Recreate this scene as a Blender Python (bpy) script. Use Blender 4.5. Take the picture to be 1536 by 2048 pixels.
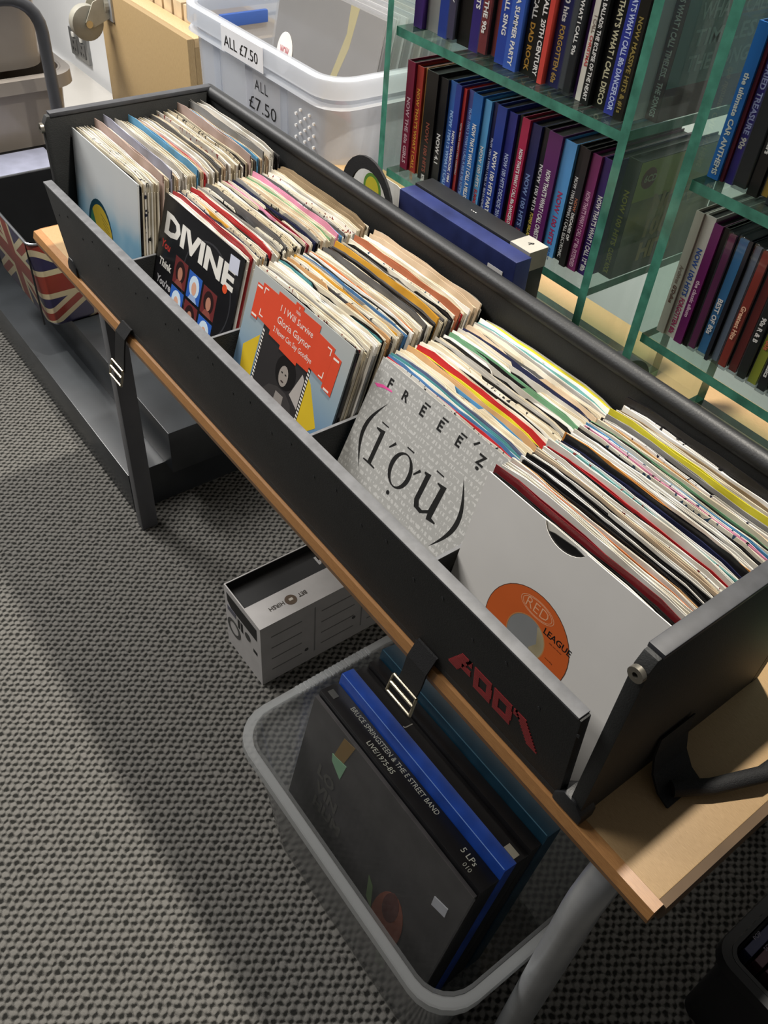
import bpy, bmesh, math, random
from mathutils import Matrix, Vector
for o in list(bpy.data.objects): bpy.data.objects.remove(o)
scene = bpy.context.scene
COL = scene.collection

# ------------------------------------------------------------------ camera
cam_data = bpy.data.cameras.new('camera'); cam = bpy.data.objects.new('camera', cam_data); COL.objects.link(cam)
right = Vector((0.59826307, 0.79830195, 0.06924802)); down = Vector((0.59207681, -0.38216884, -0.70950126)); fwd = Vector((-0.5399318, 0.46546855, -0.70129358))
M = Matrix.Identity(4)
for i, v in enumerate((right, -down, -fwd)):
    for j in range(3): M[j][i] = v[j]
M.translation = Vector((0.65, -0.34, 1.27)); cam.matrix_world = M
cam_data.sensor_fit = 'VERTICAL'; cam_data.sensor_height = 36.0; cam_data.lens = 1718.0 / 2048 * 36.0
cam_data.clip_start = 0.02
scene.camera = cam

# ------------------------------------------------------------------ light
world = bpy.data.worlds.new('world'); scene.world = world; world.use_nodes = True
world.node_tree.nodes['Background'].inputs[0].default_value = (1.0, 0.98, 0.95, 1)
world.node_tree.nodes['Background'].inputs[1].default_value = 0.065
def area(name, loc, target, sx, sy, power, col=(1, 0.95, 0.87)):
    d = bpy.data.lights.new(name, 'AREA'); d.shape = 'RECTANGLE'; d.size = sx; d.size_y = sy; d.energy = power; d.color = col
    o = bpy.data.objects.new(name, d); COL.objects.link(o); o.location = loc
    o.rotation_euler = (Vector(target) - Vector(loc)).to_track_quat('-Z', 'Y').to_euler(); return o
sd = bpy.data.lights.new('ceiling_spot_light', 'SPOT'); sd.energy = 230; sd.color = (1, 0.94, 0.84); sd.spot_size = math.radians(74); sd.spot_blend = 1.0; sd.shadow_soft_size = 0.035
so_ = bpy.data.objects.new('ceiling_spot_light', sd); COL.objects.link(so_); so_.location = (0.15, 0.42, 2.5)
so_.rotation_euler = (Vector((-0.10, 0.42, 0.7)) - Vector((0.15, 0.42, 2.5))).to_track_quat('-Z', 'Y').to_euler()
area('ceiling_strip_light_far', (-2.2, -0.4, 2.5), (-2.2, -0.4, 0), 1.2, 0.5, 75, (1, 0.97, 0.93))
area('ceiling_strip_light_near', (-1.3, -1.0, 2.5), (-1.3, -1.0, 0), 1.2, 0.4, 34, (1, 0.97, 0.93))
scene.view_settings.view_transform = 'Standard'; scene.view_settings.look = 'None'
scene.view_settings.gamma = 1; scene.view_settings.use_curve_mapping = False
scene.view_settings.exposure = 0.25
scene.cycles.transparent_max_bounces = 40; scene.cycles.max_bounces = 8; scene.cycles.diffuse_bounces = 4

# ------------------------------------------------------------------ materials
def lin(h):
    if isinstance(h, str):
        h = h.lstrip('#'); c = [int(h[i:i+2], 16) / 255 for i in (0, 2, 4)]
    else: c = h
    return tuple(x / 12.92 if x <= 0.04045 else ((x + 0.055) / 1.055) ** 2.4 for x in c) + (1,)
MATS = {}
def nodes(name):
    m = bpy.data.materials.new(name); m.use_nodes = True; nt = m.node_tree
    return m, nt, nt.nodes['Principled BSDF'], nt.nodes['Material Output']
def mat(name, col, rough=0.6, metal=0.0, vary=0.12, scale=30, bump=0.0, bscale=200, spec=0.5, stretch=None, coat=0):
    if name in MATS: return MATS[name]
    m, nt, b, out = nodes(name)
    tc = nt.nodes.new('ShaderNodeTexCoord'); mp = nt.nodes.new('ShaderNodeMapping'); nt.links.new(tc.outputs['Object'], mp.inputs[0])
    if stretch: mp.inputs['Scale'].default_value = stretch
    nz = nt.nodes.new('ShaderNodeTexNoise'); nz.inputs['Scale'].default_value = scale; nz.inputs['Detail'].default_value = 4
    nt.links.new(mp.outputs[0], nz.inputs['Vector'])
    rp = nt.nodes.new('ShaderNodeValToRGB'); c = lin(col)
    rp.color_ramp.elements[0].color = tuple(x * (1 - vary) for x in c[:3]) + (1,); rp.color_ramp.elements[0].position = 0.3
    rp.color_ramp.elements[1].color = tuple(min(1, x * (1 + vary)) for x in c[:3]) + (1,); rp.color_ramp.elements[1].position = 0.7
    nt.links.new(nz.outputs['Fac'], rp.inputs[0]); nt.links.new(rp.outputs[0], b.inputs['Base Color'])
    b.inputs['Roughness'].default_value = rough; b.inputs['Metallic'].default_value = metal
    b.inputs['Specular IOR Level'].default_value = spec; b.inputs['Coat Weight'].default_value = coat
    if bump:
        n2 = nt.nodes.new('ShaderNodeTexNoise'); n2.inputs['Scale'].default_value = bscale; nt.links.new(mp.outputs[0], n2.inputs['Vector'])
        bp = nt.nodes.new('ShaderNodeBump'); bp.inputs['Strength'].default_value = bump; bp.inputs['Distance'].default_value = 0.001
        nt.links.new(n2.outputs['Fac'], bp.inputs['Height']); nt.links.new(bp.outputs[0], b.inputs['Normal'])
    MATS[name] = m; return m
def math_node(nt, op, a, b=None, c=None):
    n = nt.nodes.new('ShaderNodeMath'); n.operation = op
    for i, v in enumerate((a, b, c)):
        if v is None: continue
        if isinstance(v, (int, float)): n.inputs[i].default_value = v
        else: nt.links.new(v, n.inputs[i])
    return n.outputs[0]
def mat_carpet():
    m, nt, b, out = nodes('carpet_weave')
    tc = nt.nodes.new('ShaderNodeTexCoord'); sp = nt.nodes.new('ShaderNodeSeparateXYZ')
    wn = nt.nodes.new('ShaderNodeTexNoise'); wn.inputs['Scale'].default_value = 75; wn.inputs['Detail'].default_value = 2
    nt.links.new(tc.outputs['Object'], wn.inputs['Vector'])
    vm = nt.nodes.new('ShaderNodeVectorMath'); vm.operation = 'MULTIPLY_ADD'; nt.links.new(wn.outputs['Color'], vm.inputs[0]); vm.inputs[1].default_value = (0.012, 0.006, 0); nt.links.new(tc.outputs['Object'], vm.inputs[2])
    nt.links.new(vm.outputs[0], sp.inputs[0])
    two = 6.28318
    ux = math_node(nt, 'DIVIDE', sp.outputs[0], 0.0128 / two); vy = math_node(nt, 'DIVIDE', sp.outputs[1], 0.0184 / two)
    ca = math_node(nt, 'COSINE', math_node(nt, 'ADD', ux, vy)); cb_ = math_node(nt, 'COSINE', math_node(nt, 'SUBTRACT', ux, vy))
    h = math_node(nt, 'MULTIPLY_ADD', math_node(nt, 'ADD', ca, cb_), -0.16, 0.04)
    fz = nt.nodes.new('ShaderNodeTexNoise'); fz.inputs['Scale'].default_value = 900; nt.links.new(tc.outputs['Object'], fz.inputs['Vector'])
    h2 = math_node(nt, 'ADD', h, math_node(nt, 'MULTIPLY_ADD', fz.outputs['Fac'], 0.34, -0.17))
    rp = nt.nodes.new('ShaderNodeValToRGB'); e = rp.color_ramp.elements
    e[0].position = 0.36; e[0].color = lin('#232321'); e[1].position = 0.66; e[1].color = lin('#6c6a66')
    nt.links.new(math_node(nt, 'ADD', h2, 0.5), rp.inputs[0]); nt.links.new(rp.outputs[0], b.inputs['Base Color'])
    b.inputs['Roughness'].default_value = 0.95; b.inputs['Specular IOR Level'].default_value = 0.1
    bp = nt.nodes.new('ShaderNodeBump'); bp.inputs['Strength'].default_value = 0.6; bp.inputs['Distance'].default_value = 0.003
    nt.links.new(h2, bp.inputs['Height']); nt.links.new(bp.outputs[0], b.inputs['Normal'])
    return m
def mat_paper(name, rough=0.65, printed=False, scale=48):
    """paper sleeve: the object's own colour, foxed with noise; the printed kind carries a second ink"""
    if name in MATS: return MATS[name]
    m, nt, b, out = nodes(name)
    oi = nt.nodes.new('ShaderNodeObjectInfo'); tc = nt.nodes.new('ShaderNodeTexCoord')
    nz = nt.nodes.new('ShaderNodeTexNoise'); nz.inputs['Scale'].default_value = 25; nz.inputs['Detail'].default_value = 5
    nt.links.new(tc.outputs['Object'], nz.inputs['Vector'])
    mx = nt.nodes.new('ShaderNodeMix'); mx.data_type = 'RGBA'; mx.blend_type = 'MULTIPLY'; mx.inputs[0].default_value = 1
    rp = nt.nodes.new('ShaderNodeValToRGB'); rp.color_ramp.elements[0].position = 0.3; rp.color_ramp.elements[0].color = (0.78, 0.74, 0.66, 1)
    rp.color_ramp.elements[1].position = 0.6; rp.color_ramp.elements[1].color = (1.05, 1.05, 1.05, 1)
    nt.links.new(nz.outputs['Fac'], rp.inputs[0]); nt.links.new(rp.outputs[0], mx.inputs[7])
    if printed:
        mp = nt.nodes.new('ShaderNodeMapping'); nt.links.new(tc.outputs['Object'], mp.inputs[0]); mp.inputs['Scale'].default_value = (scale, scale * 0.3, scale * 0.5)
        cb = nt.nodes.new('ShaderNodeCombineXYZ'); nt.links.new(math_node(nt, 'MULTIPLY', oi.outputs['Random'], 9), cb.inputs[0]); nt.links.new(cb.outputs[0], mp.inputs['Location'])
        n2 = nt.nodes.new('ShaderNodeTexNoise'); n2.inputs['Scale'].default_value = 4; n2.inputs['Detail'].default_value = 1; nt.links.new(mp.outputs[0], n2.inputs['Vector'])
        gt = math_node(nt, 'GREATER_THAN', n2.outputs['Fac'], 0.60)
        ink = nt.nodes.new('ShaderNodeValToRGB'); ink.color_ramp.interpolation = 'CONSTANT'
        cs = ['#1c1a1c', '#20263f', '#7a2a28', '#151515', '#35506a', '#222222']
        ink.color_ramp.elements[0].color = lin(cs[0]); ink.color_ramp.elements[1].position = 0.99; ink.color_ramp.elements[1].color = lin(cs[1])
        for i in range(1, 6):
            e = ink.color_ramp.elements.new(i / 6); e.color = lin(cs[i])
        nt.links.new(oi.outputs['Random'], ink.inputs[0])
        m2 = nt.nodes.new('ShaderNodeMix'); m2.data_type = 'RGBA'; nt.links.new(gt, m2.inputs[0]); nt.links.new(oi.outputs['Color'], m2.inputs[6]); nt.links.new(ink.outputs[0], m2.inputs[7])
        nt.links.new(m2.outputs[2], mx.inputs[6])
    else: nt.links.new(oi.outputs['Color'], mx.inputs[6])
    nt.links.new(mx.outputs[2], b.inputs['Base Color']); b.inputs['Roughness'].default_value = rough
    MATS[name] = m; return m
def mat_clear(name, tint, diffuse, fac, rough=0.12, gloss=1.0):
    """clear or milky sheet: transparency mixed with a diffuse body and a fresnel gloss"""
    if name in MATS: return MATS[name]
    m, nt, b, out = nodes(name); nt.nodes.remove(b)
    tr = nt.nodes.new('ShaderNodeBsdfTransparent'); tr.inputs[0].default_value = lin(tint)
    df = nt.nodes.new('ShaderNodeBsdfDiffuse'); df.inputs[0].default_value = lin(diffuse)
    tl = nt.nodes.new('ShaderNodeBsdfTranslucent'); tl.inputs[0].default_value = lin(diffuse)
    md = nt.nodes.new('ShaderNodeMixShader'); md.inputs[0].default_value = 0.4; nt.links.new(df.outputs[0], md.inputs[1]); nt.links.new(tl.outputs[0], md.inputs[2])
    m1 = nt.nodes.new('ShaderNodeMixShader'); m1.inputs[0].default_value = fac; nt.links.new(tr.outputs[0], m1.inputs[1]); nt.links.new(md.outputs[0], m1.inputs[2])
    gl = nt.nodes.new('ShaderNodeBsdfGlossy'); gl.inputs['Roughness'].default_value = rough
    ge = nt.nodes.new('ShaderNodeNewGeometry'); dt = nt.nodes.new('ShaderNodeVectorMath'); dt.operation = 'DOT_PRODUCT'
    nt.links.new(ge.outputs['Incoming'], dt.inputs[0]); nt.links.new(ge.outputs['Normal'], dt.inputs[1])
    cs = math_node(nt, 'ABSOLUTE', dt.outputs['Value'])
    frs = math_node(nt, 'MULTIPLY_ADD', math_node(nt, 'POWER', math_node(nt, 'SUBTRACT', 1.0, cs), 5.0), 0.9, 0.04)
    m2 = nt.nodes.new('ShaderNodeMixShader'); nt.links.new(math_node(nt, 'MULTIPLY', frs, gloss), m2.inputs[0]); nt.links.new(m1.outputs[0], m2.inputs[1]); nt.links.new(gl.outputs[0], m2.inputs[2])
    nt.links.new(m2.outputs[0], out.inputs[0]); MATS[name] = m; return m
def mat_gradient(name, stops, axis=2, lo=0.0, hi=0.18, rough=0.35, blotch=0.0):
    """printed colour fade along one local axis"""
    m, nt, b, out = nodes(name)
    tc = nt.nodes.new('ShaderNodeTexCoord'); sp = nt.nodes.new('ShaderNodeSeparateXYZ'); nt.links.new(tc.outputs['Object'], sp.inputs[0])
    t = math_node(nt, 'DIVIDE', math_node(nt, 'SUBTRACT', sp.outputs[axis], lo), hi - lo)
    if blotch:
        nz = nt.nodes.new('ShaderNodeTexNoise'); nz.inputs['Scale'].default_value = 16; nt.links.new(tc.outputs['Object'], nz.inputs['Vector'])
        t = math_node(nt, 'ADD', t, math_node(nt, 'MULTIPLY_ADD', nz.outputs['Fac'], blotch, -blotch / 2))
    rp = nt.nodes.new('ShaderNodeValToRGB'); e = rp.color_ramp.elements
    e[0].position = stops[0][0]; e[0].color = lin(stops[0][1]); e[1].position = stops[-1][0]; e[1].color = lin(stops[-1][1])
    for p, c in stops[1:-1]: k = e.new(p); k.color = lin(c)
    nt.links.new(t, rp.inputs[0]); nt.links.new(rp.outputs[0], b.inputs['Base Color']); b.inputs['Roughness'].default_value = rough
    MATS[name] = m; return m
def mat_wood(name, c1, c2, stretch, rough=0.45, scale=40):
    m, nt, b, out = nodes(name)
    tc = nt.nodes.new('ShaderNodeTexCoord'); mp = nt.nodes.new('ShaderNodeMapping'); nt.links.new(tc.outputs['Object'], mp.inputs[0]); mp.inputs['Scale'].default_value = stretch
    nz = nt.nodes.new('ShaderNodeTexNoise'); nz.inputs['Scale'].default_value = scale; nz.inputs['Detail'].default_value = 6; nz.inputs['Roughness'].default_value = 0.65
    nt.links.new(mp.outputs[0], nz.inputs['Vector'])
    rp = nt.nodes.new('ShaderNodeValToRGB'); rp.color_ramp.elements[0].position = 0.33; rp.color_ramp.elements[0].color = lin(c1); rp.color_ramp.elements[1].position = 0.62; rp.color_ramp.elements[1].color = lin(c2)
    nt.links.new(nz.outputs['Fac'], rp.inputs[0]); nt.links.new(rp.outputs[0], b.inputs['Base Color']); b.inputs['Roughness'].default_value = rough
    bp = nt.nodes.new('ShaderNodeBump'); bp.inputs['Strength'].default_value = 0.15; bp.inputs['Distance'].default_value = 0.0005
    nt.links.new(nz.outputs['Fac'], bp.inputs['Height']); nt.links.new(bp.outputs[0], b.inputs['Normal'])
    MATS[name] = m; return m

BLACK_BOARD = mat('black_board', '#222323', 0.62, vary=0.2, scale=18, bump=0.25, bscale=700)
GREY_EDGE = mat('worn_grey_edge', '#5a5b5e', 0.55, vary=0.2, scale=90)
RUBBER = mat('black_rubber', '#1d1e20', 0.5, vary=0.15, bump=0.2, bscale=500)
WEB = mat('black_webbing', '#141416', 0.75, vary=0.3, scale=400, bump=0.6, bscale=900, stretch=(1, 1, 3))
STEEL = mat('nickel_steel', '#cfc6b0', 0.22, metal=1, vary=0.1)
GREY_PAINT = mat('grey_painted_steel', '#55565a', 0.35, vary=0.06, spec=0.5)
SILVER_PAINT = mat('silver_painted_steel', '#b4b6b8', 0.3, metal=0.5, vary=0.08)
PAPER = mat_paper('sleeve_paper'); PAPERP = mat_paper('sleeve_paper_printed', 0.5, True); PAPERG = mat_paper('sleeve_card_glossy', 0.25)
VINYL = mat('black_vinyl', '#101011', 0.3, vary=0.1)
INK_WHITE = mat('white_ink', '#e9e6df', 0.5, vary=0.03); INK_BLACK = mat('black_ink', '#161616', 0.5, vary=0.05)
INK = {}
def ink(c, rough=0.45):
    if c not in INK: INK[c] = mat('ink_' + c.strip('#'), c, rough, vary=0.04)
    return INK[c]
GLASS = mat_clear('clear_glass', '#edf5f1', '#b5d5c9', 0.03, 0.02)
GLASS_EDGE = mat('green_glass_edge', '#4a8a76', 0.12, vary=0.3, scale=60, spec=0.6)
MILKY = mat_clear('milky_plastic', '#f0f2f5', '#e9edf4', 0.34, 0.25)
MILKY_RIM = mat_clear('milky_plastic_rim', '#f2f4f7', '#eef1f6', 0.52, 0.25)
TUB_CLEAR = mat_clear('clear_tub_plastic', '#eeefef', '#cfd1d2', 0.16, 0.12)
TUB_RIM = mat_clear('clear_tub_rim', '#eeefef', '#d6d8d8', 0.36, 0.15)
POLY = mat_clear('polythene_sleeve', '#f4f4f4', '#dedede', 0.16, 0.15)
WOOD_TOP = mat_wood('beech_laminate', '#96784f', '#b3946a', (4, 110, 30))
WOOD_EDGE = mat_wood('beech_lipping', '#8f633a', '#a87a4a', (3, 60, 60), 0.38)
WOOD_PANEL = mat_wood('birch_panel', '#a0865e', '#b49a70', (40, 20, 2.5))
WOOD_LIGHT = mat_wood('birch_panel_edge', '#c9a878', '#dcc095', (3, 40, 40))

# ------------------------------------------------------------------ mesh helpers
def worldloc(o):
    v = Vector((0, 0, 0))
    while o is not None: v += o.location; o = o.parent
    return v
class MB:
    def __init__(s): s.v = []; s.f = []; s.mi = []
    def add(s, vs, fs, mi=0):
        n = len(s.v); s.v += [tuple(p) for p in vs]; s.f += [tuple(i + n for i in f) for f in fs]; s.mi += [mi] * len(fs); return s
    def box(s, x0, x1, y0, y1, z0, z1, mi=0):
        return s.add([(x0, y0, z0), (x1, y0, z0), (x1, y1, z0), (x0, y1, z0), (x0, y0, z1), (x1, y0, z1), (x1, y1, z1), (x0, y1, z1)],
                     [(0, 3, 2, 1), (4, 5, 6, 7), (0, 1, 5, 4), (1, 2, 6, 5), (2, 3, 7, 6), (3, 0, 4, 7)], mi)
    def prism(s, poly, axis, a, b, mi=0):
        """polygon (2D) extruded along axis from a to b"""
        def P(p, t): return {0: (t, p[0], p[1]), 1: (p[0], t, p[1]), 2: (p[0], p[1], t)}[axis]
        n = len(poly); vs = [P(p, a) for p in poly] + [P(p, b) for p in poly]
        return s.add(vs, [tuple(range(n)), tuple(range(2 * n - 1, n - 1, -1))] + [(i, i + n, (i + 1) % n + n, (i + 1) % n) for i in range(n)], mi)
    def tube(s, path, r, n=10, flat=1.0, mi=0, up=None):
        path = [Vector(p) for p in path]; rings = []; prev = None
        for i, p in enumerate(path):
            t = (path[min(i + 1, len(path) - 1)] - path[max(i - 1, 0)]).normalized()
            if prev is None:
                a = Vector(up) if up else Vector((0, 0, 1))
                if abs(t.dot(a)) > 0.95: a = Vector((1, 0, 0))
                u = (a - t * a.dot(t)).normalized()
            else: u = (prev - t * prev.dot(t)).normalized()
            prev = u; w = t.cross(u)
            rings.append([p + u * (r * math.cos(k * 2 * math.pi / n)) + w * (r * flat * math.sin(k * 2 * math.pi / n)) for k in range(n)])
        return s.loft(rings, True, True, mi)
    def loft(s, rings, cap0=False, cap1=False, mi=0):
        n = len(rings[0]); vs = [p for r in rings for p in r]; fs = []
        for i in range(len(rings) - 1):
            for k in range(n): fs.append((i * n + k, i * n + (k + 1) % n, (i + 1) * n + (k + 1) % n, (i + 1) * n + k))
        if cap0: fs.append(tuple(range(n - 1, -1, -1)))
        if cap1: fs.append(tuple((len(rings) - 1) * n + k for k in range(n)))
        return s.add(vs, fs, mi)
    def cyl(s, c, axis, r, h, n=20, r2=None, mi=0):
        r2 = r if r2 is None else r2; rings = []
        for t, rr in ((0, r), (h, r2)):
            ring = []
            for k in range(n):
                a = 2 * math.pi * k / n; u, w = rr * math.cos(a), rr * math.sin(a)
                ring.append({0: (c[0] + t, c[1] + u, c[2] + w), 1: (c[0] + w, c[1] + t, c[2] + u), 2: (c[0] + u, c[1] + w, c[2] + t)}[axis])
            rings.append(ring)
        return s.loft(rings, True, True, mi)
    def ring(s, c, axis, r, R, h, n=28, mi=0):
        def P(rr, k, t):
            a = 2 * math.pi * k / n; u, w = rr * math.cos(a), rr * math.sin(a)
            return {0: (c[0] + t, c[1] + u, c[2] + w), 1: (c[0] + w, c[1] + t, c[2] + u), 2: (c[0] + u, c[1] + w, c[2] + t)}[axis]
        vs = [P(rr, k, t) for rr, t in ((r, 0), (R, 0), (R, h), (r, h)) for k in range(n)]; fs = []
        for q in range(4):
            q2 = (q + 1) % 4
            for k in range(n): fs.append((q * n + k, q * n + (k + 1) % n, q2 * n + (k + 1) % n, q2 * n + k))
        return s.add(vs, fs, mi)
    def build(s, name, material, parent=None, bevel=0, smooth=False, local=False, seg=2):
        me = bpy.data.meshes.new(name)
        off = Vector((0, 0, 0)) if (local or parent is None) else worldloc(parent)
        me.from_pydata([tuple(Vector(p) - off) for p in s.v], [], s.f)
        for m in (material if isinstance(material, (list, tuple)) else [material]): me.materials.append(m)
        for p, k in zip(me.polygons, s.mi): p.material_index = k
        bm = bmesh.new(); bm.from_mesh(me); bmesh.ops.recalc_face_normals(bm, faces=bm.faces)
        if bevel: bmesh.ops.bevel(bm, geom=[e for e in bm.edges if len(e.link_faces) == 2 and e.calc_face_angle(0) > 0.5], offset=bevel, segments=seg, profile=0.6, affect='EDGES', clamp_overlap=True)
        bm.to_mesh(me); bm.free()
        if smooth or bevel:
            for p in me.polygons: p.use_smooth = True
            try: me.set_sharp_from_angle(angle=math.radians(38))
            except Exception: pass
        o = bpy.data.objects.new(name, me); COL.objects.link(o)
        if parent is not None: o.parent = parent
        return o
def tag(o, label=None, cat=None, group=None, kind=None):
    if label: o['label'] = label
    if cat: o['category'] = cat
    if group: o['group'] = group
    if kind: o['kind'] = kind
    return o
def thing(name, loc, label, cat, group=None, rot=None):
    o = bpy.data.objects.new(name, None); o.empty_display_size = 0.03; COL.objects.link(o); o.location = loc
    if rot: o.rotation_euler = rot
    return tag(o, label, cat, group)
def rrect(x0, x1, y0, y1, r, z, n=5):
    pts = []
    for cx, cy, a0 in ((x1 - r, y1 - r, 0), (x0 + r, y1 - r, 90), (x0 + r, y0 + r, 180), (x1 - r, y0 + r, 270)):
        for k in range(n + 1):
            a = math.radians(a0 + 90 * k / n); pts.append((cx + r * math.cos(a), cy + r * math.sin(a), z))
    return pts
TEXT = {}
def text_mesh(s, bold=0.0, shear=0.0, space=1.0):
    key = (s, bold, shear, space)
    if key in TEXT: return TEXT[key]
    cu = bpy.data.curves.new('lettering', 'FONT'); cu.body = s; cu.size = 1; cu.offset = bold; cu.shear = shear; cu.space_character = space
    cu.resolution_u = 2; cu.align_x = 'LEFT'
    o = bpy.data.objects.new('lettering', cu); COL.objects.link(o)
    bpy.context.view_layer.update()
    me = bpy.data.meshes.new_from_object(o)
    vs = [v.co.copy() for v in me.vertices]; fs = [tuple(p.vertices) for p in me.polygons]
    bpy.data.objects.remove(o); bpy.data.curves.remove(cu); bpy.data.meshes.remove(me)
    TEXT[key] = (vs, fs); return TEXT[key]
def lettering(s, origin, ux, uy, material, parent, length=None, height=None, size=None, bold=0.0, shear=0.0, space=1.0, name='lettering', center=False):
    """flat lettering; origin = start of baseline (or its middle), ux = reading direction, uy = up of the glyphs; parent-local coordinates"""
    vs, fs = text_mesh(s, bold, shear, space)
    if not vs: return None
    x0 = min(v.x for v in vs); x1 = max(v.x for v in vs); cap = 0.70
    sy = (height / cap) if height else (size or 0.01)
    sx = (length / (x1 - x0)) if length else sy
    if not height and not size: sy = sx
    ux, uy, og = Vector(ux), Vector(uy), Vector(origin); sh = (x1 - x0) / 2 if center else 0
    me = bpy.data.meshes.new(name)
    me.from_pydata([tuple(og + ux * ((v.x - x0 - sh) * sx) + uy * (v.y * sy)) for v in vs], [], fs); me.materials.append(material)
    o = bpy.data.objects.new(name, me); COL.objects.link(o)
    if parent is not None: o.parent = parent
    return o
ORD = lambda n: f"{n}{'th' if 10 <= n % 100 <= 20 else {1: 'st', 2: 'nd', 3: 'rd'}.get(n % 10, 'th')}"

# ------------------------------------------------------------------ the setting
fl = MB().box(-4.2, 2.2, -2.0, 0.93, -0.02, 0).build('floor', mat_carpet()); tag(fl, 'grey woven loop carpet with dark flecks', kind='structure')
wl = MB().box(-4.2, 2.2, 0.93, 1.0, -0.02, 2.6).build('wall_back', mat('white_wall', '#d9dadb', 0.55, vary=0.03, scale=6)); tag(wl, kind='structure')
sk = MB().box(-4.2, 2.2, 0.912, 0.93, 0, 0.05).build('baseboard_back', mat('white_gloss', '#efeeea', 0.25, vary=0.02)); tag(sk, kind='structure')

# wall socket plate
so = thing('wall_socket', (-2.82, 0.93, 0.16), 'double wall socket on a metal plate low on the white wall', 'socket')
MB().box(-2.905, -2.74, 0.918, 0.93, 0.12, 0.215).build('plate', mat('brushed_plate', '#8d8d8c', 0.3, metal=0.7), so, bevel=0.002)
for cx in (-2.86, -2.785):
    s = MB().box(cx - 0.024, cx + 0.024, 0.914, 0.918, 0.135, 0.185).build('outlet', mat('grey_outlet', '#5b5a58', 0.4), so, bevel=0.001)
    k = MB()
    for dx, z in ((0, 0.172), (-0.011, 0.148), (0.011, 0.148)): k.box(cx + dx - 0.004, cx + dx + 0.004, 0.9135, 0.914, z - 0.005, z + 0.005)
    k.build('pin_holes', RUBBER, s)
    MB().box(cx - 0.008, cx + 0.008, 0.912, 0.918, 0.19, 0.206).build('switch', mat('white_switch', '#d8d6d0', 0.3), so, bevel=0.001)

# ------------------------------------------------------------------ table
TX0, TX1, TY1, TZ = -0.59, 0.603, 0.59, 0.64
tb = thing('table', (0, 0.3, 0), 'low beech laminate table under the black record case', 'table')
MB().box(TX0, TX1 - 0.004, 0.006, TY1, TZ - 0.022, TZ).build('tabletop', WOOD_TOP, tb, bevel=0.001)
MB().prism([(0.006, TZ - 0.024), (-0.004, TZ - 0.022), (-0.007, TZ - 0.011), (-0.004, TZ - 0.001), (0.006, TZ)], 0, TX0, TX1).build('edge_lipping', WOOD_EDGE, tb)
MB().prism([(TX1 - 0.004, TZ - 0.024), (TX1 + 0.003, TZ - 0.022), (TX1 + 0.005, TZ - 0.011), (TX1 + 0.003, TZ - 0.001), (TX1 - 0.004, TZ)], 1, 0.006, TY1).build('edge_lipping', mat('shaded_lipping', '#5f4a33', 0.5), tb)  # right end faces away from the light; its shade is put into the colour
MB().prism([(TX0 + 0.004, TZ - 0.024), (TX0 - 0.003, TZ - 0.022), (TX0 - 0.005, TZ - 0.011), (TX0 - 0.003, TZ - 0.001), (TX0 + 0.004, TZ)], 1, 0.006, TY1).build('edge_lipping', WOOD_EDGE, tb)
def leg_frame(x, m):
    path = [(x, 0.032, 0.012), (x, 0.032, 0.47)] + [(x, 0.032 + 0.11 * (1 - math.cos(a)), 0.47 + 0.12 * math.sin(a)) for a in [math.radians(t) for t in range(12, 91, 12)]] + [(x, 0.3, 0.595)]
    MB().tube(path, 0.017, 14, 1.25, up=(1, 0, 0)).build('leg', m, tb, smooth=True)
    MB().tube([(p[0], TY1 - 0.002 - p[1] + 0.03, p[2]) for p in path], 0.017, 14, 1.25, up=(1, 0, 0)).build('leg', m, tb, smooth=True)
    for yy in (0.032, 0.586): MB().cyl((x, yy, 0), 2, 0.021, 0.014, 16).build('foot_cap', RUBBER, tb)
leg_frame(0.548, SILVER_PAINT)
# the far pair are flat bars
for yy in (0.062, 0.50):
    MB().box(-0.572, -0.548, yy, yy + 0.034, 0.0, TZ - 0.022).build('leg', GREY_PAINT, tb, bevel=0.003)
MB().box(-0.572, -0.548, 0.09, 0.51, TZ - 0.05, TZ - 0.022).build('end_rail', GREY_PAINT, tb)

# ------------------------------------------------------------------ record case
CX0, CX1, CY0, CY1, CZ0 = -0.459, 0.521, -0.012, 0.236, 0.6405
case = thing('record_case', (0.03, 0.11, CZ0), 'long black five-bay record case full of seven-inch singles', 'case')
FZ = 0.648                                                  # inner floor
MB().box(CX0 + 0.01, CX1 - 0.011, CY0 + 0.011, CY1 - 0.011, CZ0 + 0.0005, FZ).build('base_panel', BLACK_BOARD, case)
def fpy(z): return 0.0 - 0.015 * (z - 0.64) / 0.13             # the front flap leans outward
MB().prism([(0.0, CZ0 + 0.0005), (0.0105, CZ0 + 0.0005), (fpy(0.7665) + 0.0105, 0.7665), (fpy(0.7665), 0.7665)], 0, CX0 + 0.004, CX1 - 0.022).build('front_panel', BLACK_BOARD, case, bevel=0.001)
MB().box(CX0 + 0.004, CX1 - 0.024, fpy(0.768) - 0.0005, fpy(0.768) + 0.011, 0.7665, 0.7690).build('front_edge_trim', GREY_EDGE, case, bevel=0.0006)
MB().box(CX0, CX1, CY1 - 0.011, CY1, CZ0 + 0.0005, 0.842).build('back_panel', BLACK_BOARD, case)
MB().tube([(CX0, CY1 - 0.0055, 0.843), (CX1, CY1 - 0.0055, 0.843)], 0.0085, 12).build('back_edge_trim', RUBBER, case, smooth=True)
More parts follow.
